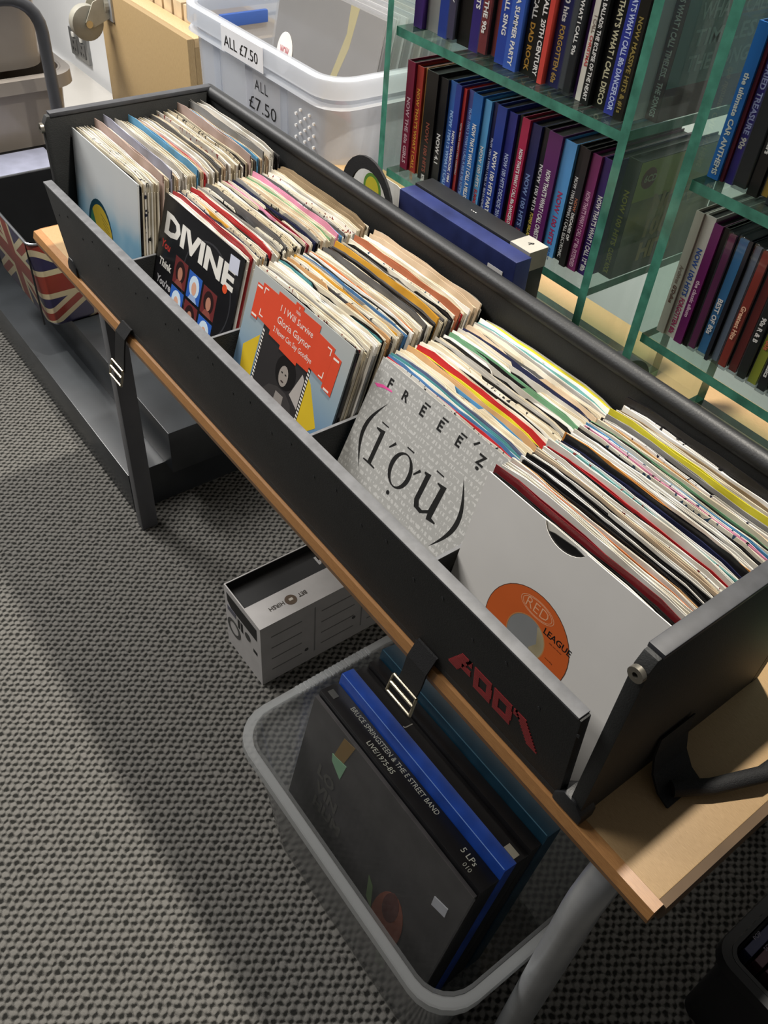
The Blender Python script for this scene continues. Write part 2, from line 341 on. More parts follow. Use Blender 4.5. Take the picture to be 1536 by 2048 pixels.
for sx, a, b in ((-1, CX0, CX0 + 0.01), (1, CX1 - 0.012, CX1)):
    MB().prism([(CY0 + 0.0105, CZ0 + 0.0005), (CY1 - 0.011, CZ0 + 0.0005), (CY1 - 0.011, 0.848), (CY0 + 0.016, 0.848), (CY0 + 0.0105, 0.838)], 0, a, b).build('end_panel', BLACK_BOARD, case, bevel=0.0012)
    MB().box(a - 0.0008, b + 0.0008, CY0 + 0.02, CY1 - 0.006, 0.8465, 0.8515).build('end_edge_trim', mat('dark_grey_trim', '#3a3b3f', 0.5, vary=0.2, scale=80), case, bevel=0.001)
    xx = b if sx > 0 else a
    MB().ring(((a + b) / 2, CY0 + 0.0065, 0.834), 1, 0.0022, 0.0062, 0.004, 16).build('strap_eyelet', mat('dull_nickel', '#8c877d', 0.35, metal=0.8), case, smooth=True)
BAY = [-0.449, -0.2576, -0.0662, 0.1252, 0.3142, 0.509]
for i in range(1, 5):
    MB().box(BAY[i] - 0.0015, BAY[i] + 0.0015, CY0 + 0.011, CY1 - 0.0112, FZ, 0.745).build('divider', BLACK_BOARD, case)
    MB().box(BAY[i] - 0.0016, BAY[i] + 0.0016, CY0 + 0.0112, CY1 - 0.0114, 0.745, 0.7458).build('divider_edge', GREY_EDGE, case)
for i in range(26):
    x = -0.43 + i * 0.0372
    z = 0.748 if i % 2 else 0.734
    MB().cyl((x, fpy(z) - 0.0006, z), 1, 0.0016, 0.001, 8).build('staple_hole', RUBBER, case)
for x in (CX0 + 0.012, CX1 - 0.012):
    MB().prism([(x - 0.014, CZ0 - 0.0), (x + 0.016, CZ0 - 0.0), (x + 0.016, CZ0 + 0.012), (x + 0.006, CZ0 + 0.022), (x - 0.006, CZ0 + 0.022), (x - 0.014, CZ0 + 0.010)], 1, -0.004, 0.014).build('corner_foot', RUBBER, case, bevel=0.003)
# red stacked-stripe logo near the right end of the front
def logo_glyph(poly_rows, m):
    b = MB()
    for (x0, x1, z0, z1) in poly_rows: b.box(x0, x1, fpy(z0) - 0.0007, fpy(z0) + 0.0003, z0, z1)
    b.build('red_logo', m, case)
red = ink('#8e2428')
rows = []
LZ, LH, n = 0.672, 0.031, 11
for r in range(n):
    z0 = LZ + LH * r / n; z1 = z0 + LH / n * 0.72; t = (r + 0.5) / n
    X = lambda u: 0.362 + u * 0.108
    def seg(a, b): rows.append((X(a), X(b), z0, z1))
    # A: slanted outer stroke, D, D, A mirrored
    seg(0.16 * t, 0.16 * t + 0.11)
    if t > 0.72: seg(0.16 * t + 0.08, 0.27)
    if 0.3 < t < 0.55: seg(0.16, 0.26)
    for d in (0.30, 0.52):
        if t < 0.24 or t > 0.76: seg(d, d + 0.19)
        else: seg(d, d + 0.055); seg(d + 0.14, d + 0.2)
    seg(0.90 - 0.16 * t, 1.01 - 0.16 * t)
    if t > 0.72: seg(0.73, 0.9 - 0.16 * t + 0.02)
logo_glyph(rows, red)
# hanging front straps with metal slide buckles
def hang_strap(x, z0, z1, dx):
    P = [(x, fpy(z0) - 0.0012, z0), (x + dx * 0.2, -0.0105, TZ - 0.004), (x + dx * 0.5, -0.0105, TZ - 0.03), (x + dx, -0.009, z1)]
    b = MB(); w = 0.0135
    rings = []
    for p in P: rings.append([(p[0] - w, p[1] - 0.0011, p[2]), (p[0] + w, p[1] - 0.0011, p[2]), (p[0] + w, p[1] + 0.0011, p[2]), (p[0] - w, p[1] + 0.0011, p[2])])
    st = b.loft(rings, True, True).build('webbing_strap', WEB, case)
    k = MB(); x2 = x + dx; y = -0.012; z = z1
    fr = [(x2 - 0.017, y, z + 0.006), (x2 + 0.017, y, z + 0.006), (x2 + 0.018, y - 0.006, z - 0.016), (x2 - 0.018, y - 0.006, z - 0.016), (x2 - 0.017, y, z + 0.006)]
    for a, c in zip(fr[:-1], fr[1:]): k.tube([a, c], 0.0017, 8)
    k.tube([(x2 - 0.017, y - 0.003, z - 0.004), (x2 + 0.017, y - 0.003, z - 0.004)], 0.0022, 8)
    k.build('buckle', STEEL, st, smooth=True)
    return st
hang_strap(-0.273, 0.652, 0.567, -0.035)
hang_strap(0.336, 0.657, 0.585, -0.012)
# carry strap looped over the table at the right end, and the one standing behind
cs = MB(); w = 0.021
P = [((CX1 + 0.0012, 0.096, 0.69), 0), ((CX1 + 0.0035, 0.095, 0.668), 0), ((CX1 + 0.010, 0.092, 0.653), 1), ((CX1 + 0.022, 0.088, 0.6445), 1), ((CX1 + 0.034, 0.086, 0.6425), 1)]
rings = [[(p[0], p[1] - w, p[2]), (p[0], p[1] + w, p[2]), (p[0] + 0.0016, p[1] + w, p[2] + 0.0016), (p[0] + 0.0016, p[1] - w, p[2] + 0.0016)] for p, _ in P]
cs.loft(rings, True, True); st = cs.build('carry_strap', WEB, case)
MB().tube([(0.548, 0.078, 0.6485), (0.566, 0.106, 0.650), (0.584, 0.145, 0.656), (0.588, 0.19, 0.66), (0.582, 0.24, 0.656), (0.566, 0.278, 0.65)], 0.0068, 10).build('handle_grip', WEB, st, smooth=True)
lp = MB(); rings = []
for k in range(17):
    a = math.radians(-10 + 200 * k / 16); wd = 0.008 + 0.010 * k / 16; yc = CY1 + 0.022
    ri, ro = 0.044 - wd / 2, 0.044 + wd / 2
    P4 = [(-0.128 + r_ * math.cos(a), yy_, 0.815 + r_ * 1.05 * math.sin(a)) for r_, yy_ in ((ri, yc - 0.0015), (ro, yc - 0.0015), (ro, yc + 0.0015), (ri, yc + 0.0015))]
    rings.append(P4)
lp.loft(rings, True, True).build('carry_strap', WEB, case)

# ------------------------------------------------------------------ seven-inch singles
rnd = random.Random(7)
SLV = {}
def sleeve_mesh(kind, v):
    key = (kind, v)
    if key in SLV: return SLV[key]
    r = random.Random(hash(kind) % 97 + v * 13 + 5 if False else v * 31 + {'plain': 1, 'notch': 2, 'tall': 3, 'poly': 4, 'card': 5}[kind] * 101)
    w = 0.0895 + r.uniform(-0.0012, 0.0008); h = 0.1775 + r.uniform(-0.0014, 0.0014); t = 0.00205
    if kind == 'tall': h += 0.003
    if kind == 'poly': h += 0.007; w += 0.0012
    nx = 18 if kind == 'notch' else 8
    xs = [-w + 2 * w * i / nx for i in range(nx + 1)]
    ph = [r.uniform(0, 6.28) for _ in range(6)]; rn = r.uniform(0.016, 0.03); c0 = r.uniform(-0.012, 0.012); rc = r.uniform(0.002, 0.006)
    def topz(x, k):
        z = h + 0.0008 * math.sin(x * 40 + ph[k]) + 0.0005 * math.sin(x * 95 + ph[k + 2])
        if kind == 'notch' and abs(x - c0) < rn: z -= 0.55 * math.sqrt(rn * rn - (x - c0) ** 2)
        d = w - abs(x)
        if d < rc: z -= rc * 0.6 * (1 - d / rc)
        return z
    def wave(x, k): return 0.00045 * math.sin(x * 30 + ph[k + 4])
    b = MB(); th = 0.00042
    for k, (y0, y1) in enumerate(((0, th), (t - th, t))):
        vs = []; fs = []
        for x in xs:
            zt = topz(x, k) - (0.0006 if k else 0); wv = wave(x, 0)
            vs += [(x, y0, 0), (x, y1, 0), (x, y1 + wv, zt), (x, y0 + wv, zt)]
        for i in range(nx):
            a, c = i * 4, (i + 1) * 4
            fs += [(a, c, c + 3, a + 3), (a + 3, c + 3, c + 2, a + 2), (a + 2, c + 2, c + 1, a + 1), (a + 1, c + 1, c, a)]
        fs += [(0, 3, 2, 1), (nx * 4, nx * 4 + 1, nx * 4 + 2, nx * 4 + 3)]; b.add(vs, fs)
    for sx in (-1, 1): b.box(min(sx * w, sx * (w - 0.0004)), max(sx * w, sx * (w - 0.0004)), th, t - th, 0.0, h - 0.012)
    b.box(-w, w, th, t - th, 0, 0.0004)
    me_o = b.build('sleeve', PAPER, None, smooth=True); me = me_o.data; bpy.data.objects.remove(me_o)
    SLV[key] = (me, h); return SLV[key]
_d = MB().cyl((0, 0.00055, 0.0885), 1, 0.0872, 0.00095, 28).build('disc', VINYL); DISC = _d.data; bpy.data.objects.remove(_d)
def put(name, me, parent, material=None, color=None):
    o = bpy.data.objects.new(name, me); COL.objects.link(o); o.parent = parent
    if material:
        if not me.materials: me.materials.append(material)
        o.material_slots[0].link = 'OBJECT'; o.material_slots[0].material = material
    if color: o.color = lin(color)
    return o
PAL = {'cream': ['#d9d0bd', '#d2c8b2', '#dfd8c8', '#cfc4ac', '#e2dccd', '#c8bda6'], 'white': ['#eae7e0', '#f0eeea', '#e3e0d8'],
       'grey': ['#a9a6a0', '#8f8d8a', '#bdbab4'], 'black': ['#1b1a1b', '#222123'], 'red': ['#b32a2f', '#a13236'], 'dark red': ['#7c2329'],
       'blue': ['#3f6fa0', '#2f5c94', '#4a86b4'], 'slate blue': ['#56607c'], 'yellow': ['#dcd23a'], 'pink': ['#e06a9c', '#d98fae'],
       'tan': ['#bf9566', '#c69b6a'], 'orange': ['#cf8a3e', '#c9763f'], 'terracotta': ['#b06a4c'], 'amber': ['#d09a35'], 'teal': ['#6aa3a3', '#3d7f86'],
       'dark grey': ['#4d4c4e', '#5c5b5c'], 'green': ['#7da57c', '#5f8f6c'], 'navy': ['#262a48'], 'brown': ['#8d7a5e'], 'buff': ['#cdb79c'], 'lilac grey': ['#9a9cae', '#8b8ea6'], 'dusty pink': ['#b9a29a'], 'sky blue': ['#5d9bc4']}
COLDESC = ['the cloudy blue sleeve', 'the black sleeve with a portrait grid', 'the grey-blue sleeve with a red banner', 'the silver sleeve with big parentheses', 'the white sleeve with an orange label']
# per bay: lean, top-y of the first and last, highlights at fractions of the depth
COLS = [
    dict(lean=9, y0=0.030, y1=0.217, n=58, base='cream', hi={0.16: ('poly', 'dusty pink'), 0.22: ('poly', 'lilac grey'), 0.29: ('tall', 'grey'), 0.40: ('tall', 'sky blue'), 0.46: ('plain', 'red'), 0.52: ('plain', 'dark grey'), 0.56: ('tall', 'dark grey'), 0.62: ('tall', 'grey'), 0.70: ('tall', 'cream'), 0.78: ('poly', 'dusty pink'), 0.84: ('plain', 'sky blue'), 0.88: ('poly', 'grey'), 0.93: ('poly', 'white'), 0.97: ('poly', 'grey')}),
    dict(lean=20, y0=0.061, y1=0.219, n=62, base='cream', hi={0.03: ('plain', 'white'), 0.05: ('tall', 'red'), 0.07: ('plain', 'white'), 0.10: ('plain', 'navy'), 0.13: ('plain', 'amber'), 0.20: ('tall', 'red'), 0.31: ('tall', 'dark grey'), 0.35: ('plain', 'grey'), 0.47: ('plain', 'pink'), 0.50: ('plain', 'dark red'), 0.54: ('plain', 'navy'), 0.68: ('plain', 'green'), 0.72: ('tall', 'pink'), 0.75: ('plain', 'blue'), 0.94: ('tall', 'brown'), 0.97: ('tall', 'brown')}),
    dict(lean=20, y0=0.065, y1=0.220, n=60, base='cream', hi={0.18: ('notch', 'teal'), 0.20: ('notch', 'black'), 0.26: ('notch', 'tan'), 0.33: ('plain', 'amber'), 0.38: ('plain', 'blue'), 0.44: ('plain', 'orange'), 0.52: ('tall', 'dark grey'), 0.55: ('plain', 'black'), 0.65: ('tall', 'amber'), 0.80: ('tall', 'terracotta'), 0.83: ('plain', 'red'), 0.94: ('tall', 'buff'), 0.97: ('tall', 'buff')}),
    dict(lean=24.5, y0=0.0885, y1=0.221, n=54, base='cream', hi={0.03: ('plain', 'red'), 0.06: ('plain', 'blue'), 0.09: ('plain', 'teal'), 0.11: ('tall', 'slate blue'), 0.20: ('plain', 'blue'), 0.22: ('tall', 'tan'), 0.25: ('plain', 'navy'), 0.28: ('plain', 'yellow'), 0.31: ('tall', 'red'), 0.37: ('plain', 'black'), 0.50: ('plain', 'grey'), 0.55: ('notch', 'black'), 0.60: ('notch', 'green'), 0.64: ('plain', 'green'), 0.76: ('plain', 'navy'), 0.80: ('notch', 'buff'), 0.92: ('plain', 'teal'), 0.98: ('plain', 'yellow')}),
    dict(lean=12, y0=0.048, y1=0.217, n=66, base='mono', hi={0.04: ('tall', 'dark red'), 0.09: ('tall', 'white'), 0.16: ('plain', 'orange'), 0.19: ('plain', 'tan'), 0.30: ('plain', 'buff'), 0.38: ('plain', 'red'), 0.40: ('tall', 'white'), 0.43: ('plain', 'teal'), 0.47: ('plain', 'navy'), 0.50: ('tall', 'black'), 0.53: ('plain', 'orange'), 0.56: ('plain', 'white'), 0.58: ('plain', 'white'), 0.60: ('plain', 'white'), 0.64: ('plain', 'pink'), 0.67: ('plain', 'blue'), 0.73: ('plain', 'green'), 0.76: ('plain', 'tan'), 0.83: ('tall', 'yellow'), 0.87: ('plain', 'grey'), 0.93: ('plain', 'brown'), 0.97: ('poly', 'black')})]
FRONT = []
for ci, C in enumerate(COLS):
    n = C['n']; cxm = (BAY[ci] + BAY[ci + 1]) / 2; L = math.asin(min(math.sin(math.radians(C['lean'])), (C['y0'] - 0.0125) / 0.178))
    hi = {round(t * (n - 1)): v for t, v in C['hi'].items()}
    for k in range(n):
        ytop = C['y0'] + (C['y1'] - C['y0']) * k / (n - 1)
        kind, cname = hi.get(k, (None, None))
        if k == 0: kind, cname = 'plain', 'white'
        if kind is None:
            q = rnd.random()  # extra black and dark grey sleeves stand in for shaded gaps between records
            if C['base'] == 'mono': cname = 'white' if q < 0.38 else 'cream' if q < 0.60 else 'black' if q < 0.90 else 'grey'
            else: cname = 'cream' if q < 0.50 else 'white' if q < 0.68 else 'grey' if q < 0.76 else 'black' if q < 0.90 else 'dark grey' if q < 0.95 else 'buff'
            kind = 'notch' if rnd.random() < (0.22 if ci in (2, 3) else 0.07) else 'plain'
        v = rnd.randrange(7); me, h = sleeve_mesh(kind, v)
        lean = L + rnd.uniform(-0.004, 0.004)
        base_y = ytop - 0.178 * math.sin(L)
        if ci == 0: dx = rnd.uniform(-0.002, 0.002)
        else: dx = rnd.uniform(-0.002, 0.003)
        cxx = cxm + dx + (0.0 if ci else 0.0)
        if k == 0: lab = ['cloudy white and blue single sleeve with yellow label, front of first bay', 'black glossy single sleeve with portrait grid and white title', 'grey-blue single sleeve with red banner and monochrome portrait', 'silver single sleeve with big black parentheses and spaced lettering', 'plain white single sleeve with an orange centre label'][ci]
        else: lab = f"{cname} sleeved single, {ORD(k)} behind {COLDESC[ci]}"
        t = thing('single_record', (cxx, base_y, FZ + 0.0005 + (rnd.uniform(0, 0.0022) if cname not in ('black', 'dark grey') or k in hi else 0.0) * (k > 0)), lab, 'record', 'seven-inch singles in the black case', (-lean, 0, 0))  # those added dark sleeves sit lowest, reading as thin lines of shade
        t.scale = [(1.03, 1, 1.035), (1, 1, 1), (1, 1, 1), (1, 1, 1), (1.055, 1, 1.03)][ci]
        if k == 0: FRONT.append(t); continue
        m = PAPER
        if cname in ('white', 'cream', 'grey', 'pink', 'blue', 'teal') and rnd.random() < (0.30 if ci in (1, 4) else 0.12): m = PAPERP
        if cname in ('red', 'black', 'yellow', 'navy', 'slate blue', 'dark grey', 'dark red', 'terracotta', 'amber') and m is PAPER: m = PAPERG
        put('sleeve', me, t, POLY if (kind == 'poly' and cname in ('grey', 'white', 'pink', 'slate blue') and False) else m, rnd.choice(PAL[cname]))
        if kind == 'poly':
            po, _ = sleeve_mesh('poly', (v + 3) % 7)
        put('disc', DISC, t)

# --- front sleeves, drawn in local millimetres: u across from the left edge, v down from the top edge
def face(t, w=0.179, h=0.1785, lean=0):
    def Pt(u, v, d=0.0): return (-w / 2 + u / 1000, -0.00025 - d * 0.00035, h - v / 1000)
    return Pt
def poly_print(t, Pt, pts, m, d, name='print', parent=None):
    b = MB(); n = len(pts); a = [Pt(u, v, d) for u, v in pts]; c = [Pt(u, v, d - 0.12) for u, v in pts]
    b.add(a + c, [tuple(range(n)), tuple(range(2 * n - 1, n - 1, -1))] + [(i, i + n, (i + 1) % n + n, (i + 1) % n) for i in range(n)])
    return b.build(name, m, parent or t, local=True)
def ell(cu, cv, ru, rv, n=22, a0=0, a1=360): return [(cu + ru * math.cos(math.radians(a0 + (a1 - a0) * k / n)), cv + rv * math.sin(math.radians(a0 + (a1 - a0) * k / n))) for k in range(n)]
UX, UZ = (1, 0, 0), (0, 0, 1)
def front_sleeve(t, m, w=0.179, h=0.1785, notch=None):
    b = MB()
    if notch:
        u0, u1, dep = notch; c = -w / 2 + (u0 + u1) / 2000; r = (u1 - u0) / 2000
        pts = [(-w / 2, 0), (w / 2, 0), (w / 2, h)] + [(c + r * math.cos(math.radians(a)), h - dep / 1000 * math.sin(math.radians(a)) ** 1.3) for a in range(0, 181, 12)] + [(-w / 2, h)]
        pts = [(x, z if 0 < i < len(pts) else z) for i, (x, z) in enumerate(pts)]
        b.prism(pts, 1, -0.00022, 0.0002)
    else: b.box(-w / 2, w / 2, -0.00022, 0.0002, 0, h)
    b.box(-w / 2, w / 2, 0.0016, 0.002, 0, h - 0.001)
    for sx in (-1, 1): b.box(sx * w / 2 - (0.0004 if sx > 0 else 0), sx * w / 2 + (0.0004 if sx < 0 else 0), 0.0002, 0.0016, 0, h - 0.004)
    o = b.build('sleeve', m, t, local=True); put('disc', DISC, t); return o
def T(t, Pt, s, u, v, m, d=0.3, **kw): return lettering(s, Pt(u, v, d), UX, UZ, m, t, **kw)

# bay one: cloudy blue sleeve with a yellow-green label
t = FRONT[0]; Pt = face(t)
front_sleeve(t, mat_gradient('sky_print', [(0.36, '#4f8ab0'), (0.52, '#86afc6'), (0.66, '#bcc8ce'), (0.8, '#cbcecf'), (1.0, '#d2d4d3')], blotch=0.45))
poly_print(t, Pt, ell(70, 104, 36, 42, 30), ink('#123c4a'), 0.14, 'disc_label_rim')
poly_print(t, Pt, ell(72, 107, 33, 39, 30), ink('#b9a032'), 0.28, 'disc_label')
poly_print(t, Pt, ell(72, 107, 33, 39, 16, 70, 232), ink('#2f6a52'), 0.40, 'label_band')
poly_print(t, Pt, ell(70, 116, 10, 13, 16), ink('#3a2a22'), 0.5, 'centre_hole')
for k in range(4): poly_print(t, Pt, [(72 + k * 3, 77 + k * 5), (92 + k * 2, 83 + k * 5), (92 + k * 2, 84 + k * 5), (72 + k * 3, 78 + k * 5)], ink('#6f5f22'), 0.42, 'label_line')

# bay two: black sleeve, white title, portrait grid
t = FRONT[1]; Pt = face(t)
front_sleeve(t, mat('gloss_black_card', '#1b1b1e', 0.22, vary=0.1))
b = MB(); b.ring(Pt(116, 66, 0.16), 1, 0.052, 0.054, 0.0001, 40); b.build('worn_ring', mat('ring_wear', '#333338', 0.4), t, local=True)
T(t, Pt, 'DIVINE', 10, 42, INK_WHITE, length=0.158, height=0.0235, bold=0.045, name='title_lettering')
T(t, Pt, 'You', 8, 60, ink('#c43a34'), height=0.009, bold=0.03, shear=0.15)
T(t, Pt, 'Think', 8, 82, INK_WHITE, height=0.009, bold=0.03, shear=0.15)
T(t, Pt, "You're", 8, 104, ink('#b9b8bb'), height=0.009, bold=0.03, shear=0.15)
tiles = [(44, 56, 0), (78, 58, 1), (112, 60, 0), (44, 92, 1), (78, 94, 0), (112, 96, 1), (44, 128, 0), (78, 130, 1), (112, 132, 0)]
for u, v, q in tiles:
    bg = poly_print(t, Pt, [(u, v), (u + 30, v), (u + 30, v + 32), (u, v + 32)], ink('#6d2b2c') if q == 0 else ink('#2c5fb8'), 0.2, 'picture_tile')
    poly_print(t, Pt, ell(u + 15, v + 15, 11, 13, 18), ink('#2a1516') if q == 0 else ink('#cfe2f2'), 0.34, 'portrait_hair', bg)
    poly_print(t, Pt, ell(u + 15, v + 17, 5.5, 8, 16), ink('#b9826c') if q == 0 else ink('#d8a890'), 0.46, 'portrait_face', bg)
    poly_print(t, Pt, [(u + 5, v + 32), (u + 10, v + 25), (u + 20, v + 25), (u + 25, v + 32)], ink('#8a4a40') if q == 0 else ink('#9fb4d8'), 0.40, 'portrait_shoulders', bg)
poly_print(t, Pt, [(152, 6), (171, 5), (172, 22), (153, 23)], ink('#cfd3e4'), 0.5, 'price_sticker')
poly_print(t, Pt, ell(153, 46, 5, 5, 16), ink('#e0552e'), 0.5, 'round_sticker')

# bay three: grey-blue sleeve with the red banner and a monochrome portrait
t = FRONT[2]; Pt = face(t)
front_sleeve(t, mat_gradient('blue_fade_print', [(0.0, '#3f6d9c'), (0.35, '#5f87ad'), (0.62, '#8ea3b0'), (0.85, '#a7adae'), (1.0, '#b0b3b1')]))
RED = ink('#d84b2e')
poly_print(t, Pt, [(11, 85), (36, 61), (36, 150), (18, 130)], ink('#d3b52c'), 0.16, 'yellow_panel')
poly_print(t, Pt, [(127, 60), (133, 64), (158, 100), (139, 118), (126, 116)], ink('#d3b52c'), 0.16, 'yellow_panel')
ph = poly_print(t, Pt, [(38, 44), (128, 44), (128, 160), (38, 160)], ink('#2e2c2d'), 0.28, 'photo_panel')
for u0 in (38.6, 124.2):
    for k in range(26): poly_print(t, Pt, [(u0, 52 + k * 4), (u0 + 3.2, 53.2 + k * 4), (u0 + 3.2, 55.2 + k * 4), (u0, 54 + k * 4)], INK_WHITE, 0.40, 'film_perforation', ph)
poly_print(t, Pt, [(52, 160), (56, 116), (70, 100), (84, 95), (100, 95), (112, 102), (120, 118), (122, 160)], ink('#3d3a3a'), 0.40, 'portrait_jacket', ph)
poly_print(t, Pt, [(80, 160), (84, 100), (98, 100), (102, 160)], ink('#8f8985'), 0.5, 'portrait_blouse', ph)
poly_print(t, Pt, ell(92, 75, 18, 18, 28), ink('#171516'), 0.62, 'portrait_hair', ph)
poly_print(t, Pt, ell(90, 80, 8, 11.5, 20), ink('#9b938d'), 0.74, 'portrait_face', ph)
for du in (-3.4, 3.2): poly_print(t, Pt, ell(90 + du, 77, 1.7, 0.9, 10), INK_BLACK, 0.86, 'portrait_eye', ph)
poly_print(t, Pt, ell(90, 86, 2.8, 1.0, 10), ink('#3a2f2e'), 0.86, 'portrait_mouth', ph)
poly_print(t, Pt, [(106, 92), (118, 62), (123, 66), (123, 100)], ink('#b0aaa6'), 0.42, 'photo_light_patch', ph)
poly_print(t, Pt, [(12, 13), (24, 13), (24, 50), (12, 50)], RED, 0.95, 'banner_flag')
poly_print(t, Pt, [(150, 18), (166, 20), (165, 60), (149, 58)], RED, 0.95, 'banner_flag')
poly_print(t, Pt, [(22, 9), (50, 9), (50, 5), (80, 5), (80, 1.5), (94, 1.5), (94, 5), (125, 5), (125, 12), (153, 14), (151, 53), (124, 50), (124, 56), (104, 56), (104, 60), (72, 58), (72, 54), (50, 53), (50, 48), (24, 46)], RED, 1.08, 'banner')
T(t, Pt, '1 I Will Survive', 88, 22, INK_WHITE, 1.2, height=0.0068, length=0.058, center=True)
T(t, Pt, 'Gloria Gaynor', 88, 35, INK_WHITE, 1.2, height=0.0075, length=0.060, center=True)
T(t, Pt, '2 Never Can Say Goodbye', 90, 46, INK_WHITE, 1.2, height=0.0058, length=0.070, center=True)
T(t, Pt, '7006', 87, 12, INK_WHITE, 1.2, height=0.003, center=True); T(t, Pt, 'Y', 87, 7, INK_WHITE, 1.2, height=0.003, center=True)
for (u, v, a, c) in ((26, 12, 1, 1), (26, 43, 1, -1), (149, 17, -1, 1), (147, 50, -1, -1)):
    poly_print(t, Pt, [(u, v), (u + 7 * a, v), (u + 7 * a, v + 1.2 * c), (u + 1.2 * a, v + 1.2 * c), (u + 1.2 * a, v + 7 * c), (u, v + 7 * c)], INK_WHITE, 1.2, 'corner_bracket')
for (u, v) in ((13, 15), (13, 46), (154, 22), (152, 56)): poly_print(t, Pt, [(u, v), (u + 9, v), (u + 9, v + 2), (u, v + 2)], INK_WHITE, 1.07, 'banner_tick')

# bay four: silver sleeve with spaced lettering and a phonetic spelling
t = FRONT[3]; Pt = face(t)
m, nt, bb, out = nodes('silver_print')
tc = nt.nodes.new('ShaderNodeTexCoord'); mp = nt.nodes.new('ShaderNodeMapping'); nt.links.new(tc.outputs['Object'], mp.inputs[0]); mp.inputs['Scale'].default_value = (380, 1, 150)
nz = nt.nodes.new('ShaderNodeTexNoise'); nz.inputs['Scale'].default_value = 1; nz.inputs['Detail'].default_value = 2; nt.links.new(mp.outputs[0], nz.inputs['Vector'])
sp = nt.nodes.new('ShaderNodeSeparateXYZ'); nt.links.new(tc.outputs['Object'], sp.inputs[0])
row = math_node(nt, 'GREATER_THAN', math_node(nt, 'PINGPONG', math_node(nt, 'DIVIDE', sp.outputs[2], 0.0068), 0.5), 0.22)
fac = math_node(nt, 'MULTIPLY', row, math_node(nt, 'GREATER_THAN', nz.outputs['Fac'], 0.52))
mx = nt.nodes.new('ShaderNodeMix'); mx.data_type = 'RGBA'; nt.links.new(math_node(nt, 'MULTIPLY', fac, 0.55), mx.inputs[0]); mx.inputs[6].default_value = lin('#a9a9a7'); mx.inputs[7].default_value = lin('#d8d8d6')
nt.links.new(mx.outputs[2], bb.inputs['Base Color']); bb.inputs['Roughness'].default_value = 0.38; bb.inputs['Metallic'].default_value = 0.15
front_sleeve(t, m)
for s, u in (('F', 22), ('R', 45), ('E', 70), ('E', 95), ('E', 120), ('Z', 149)):
    T(t, Pt, s, u, 21, INK_BLACK, height=0.0095, bold=0.03, center=True)
for u in (72, 97, 122): poly_print(t, Pt, [(u - 4, 8), (u + 4, 8), (u + 4, 9.6), (u - 4, 9.6)], INK_BLACK, 0.2, 'macron')
poly_print(t, Pt, [(134, 9), (139, 4), (140.5, 5), (136, 10)], INK_BLACK, 0.2, 'stress_mark')
poly_print(t, Pt, ell(149, 24.5, 2.2, 1.6, 12), INK_BLACK, 0.2, 'dot')
def paren(u0, u1, v0, v1, thick, m):
    n = 18; A = []; B = []
    for k in range(n + 1):
        s = k / n; v = v0 + (v1 - v0) * s; q = math.sin(math.pi * s); A.append((u0 + (u1 - u0) * q, v)); B.append((u0 + (u1 - u0) * q * 0.72 + 0, v))
    poly_print(t, Pt, A + [(p[0], p[1]) for p in reversed(B[1:-1])], m, 0.2, 'parenthesis')
paren(29, 12, 34, 106, 3, INK_BLACK); paren(142, 160, 40, 114, 3, INK_BLACK)
def serif_i(u, v0, v1):
    poly_print(t, Pt, [(u - 9, v0), (u + 2.6, v0 - 2), (u + 2.6, v1 - 2), (u + 9, v1 - 1.4), (u + 9, v1), (u - 9, v1), (u - 9, v1 - 1.4), (u - 2.6, v1 - 2), (u - 2.6, v0 + 2.5), (u - 9, v0 + 1.6)], INK_BLACK, 0.2, 'letter')
serif_i(38, 59, 95)
b = MB(); n = 28
def oring(cu, cv, R, S, r, s):
    vs = [Pt(cu + R * math.cos(2 * math.pi * k / n), cv + S * math.sin(2 * math.pi * k / n), 0.2) for k in range(n)] + [Pt(cu + r * math.cos(2 * math.pi * k / n), cv + s * math.sin(2 * math.pi * k / n), 0.2) for k in range(n)]
    return MB().add(vs, [(k, (k + 1) % n, n + (k + 1) % n, n + k) for k in range(n)])
oring(76, 77, 15, 18, 10, 16.5).build('letter', INK_BLACK, t, local=True)
poly_print(t, Pt, [(102, 60), (110, 58.5), (110, 86), (113, 91), (118, 91.5), (124, 87), (125, 62), (120, 61), (120, 59.6), (131, 58), (131, 91), (137, 92), (137, 93.5), (126, 95.5), (125, 90), (117, 95.5), (108, 94.5), (104.5, 88), (104.5, 62.5), (102, 61.6)], INK_BLACK, 0.2, 'letter')
for u, v in ((37, 51), (77, 53), (118, 51)): poly_print(t, Pt, [(u - 5, v), (u + 5, v), (u + 5, v + 1.3), (u - 5, v + 1.3)], INK_BLACK, 0.2, 'macron')
for u, v in ((55, 62), (94, 66)): poly_print(t, Pt, [(u - 3, v + 4), (u + 2, v - 4), (u + 4.4, v - 2.6), (u - 2, v + 5)], INK_BLACK, 0.2, 'stress_mark')
poly_print(t, Pt, ell(74, 103, 2.2, 2.2, 14), INK_BLACK, 0.2, 'dot')
poly_print(t, Pt, [(3, 26), (14, 22), (27, 21), (28, 22.4), (16, 24.4), (8, 27.6)], ink('#e0559c'), 0.2, 'pen_stroke')

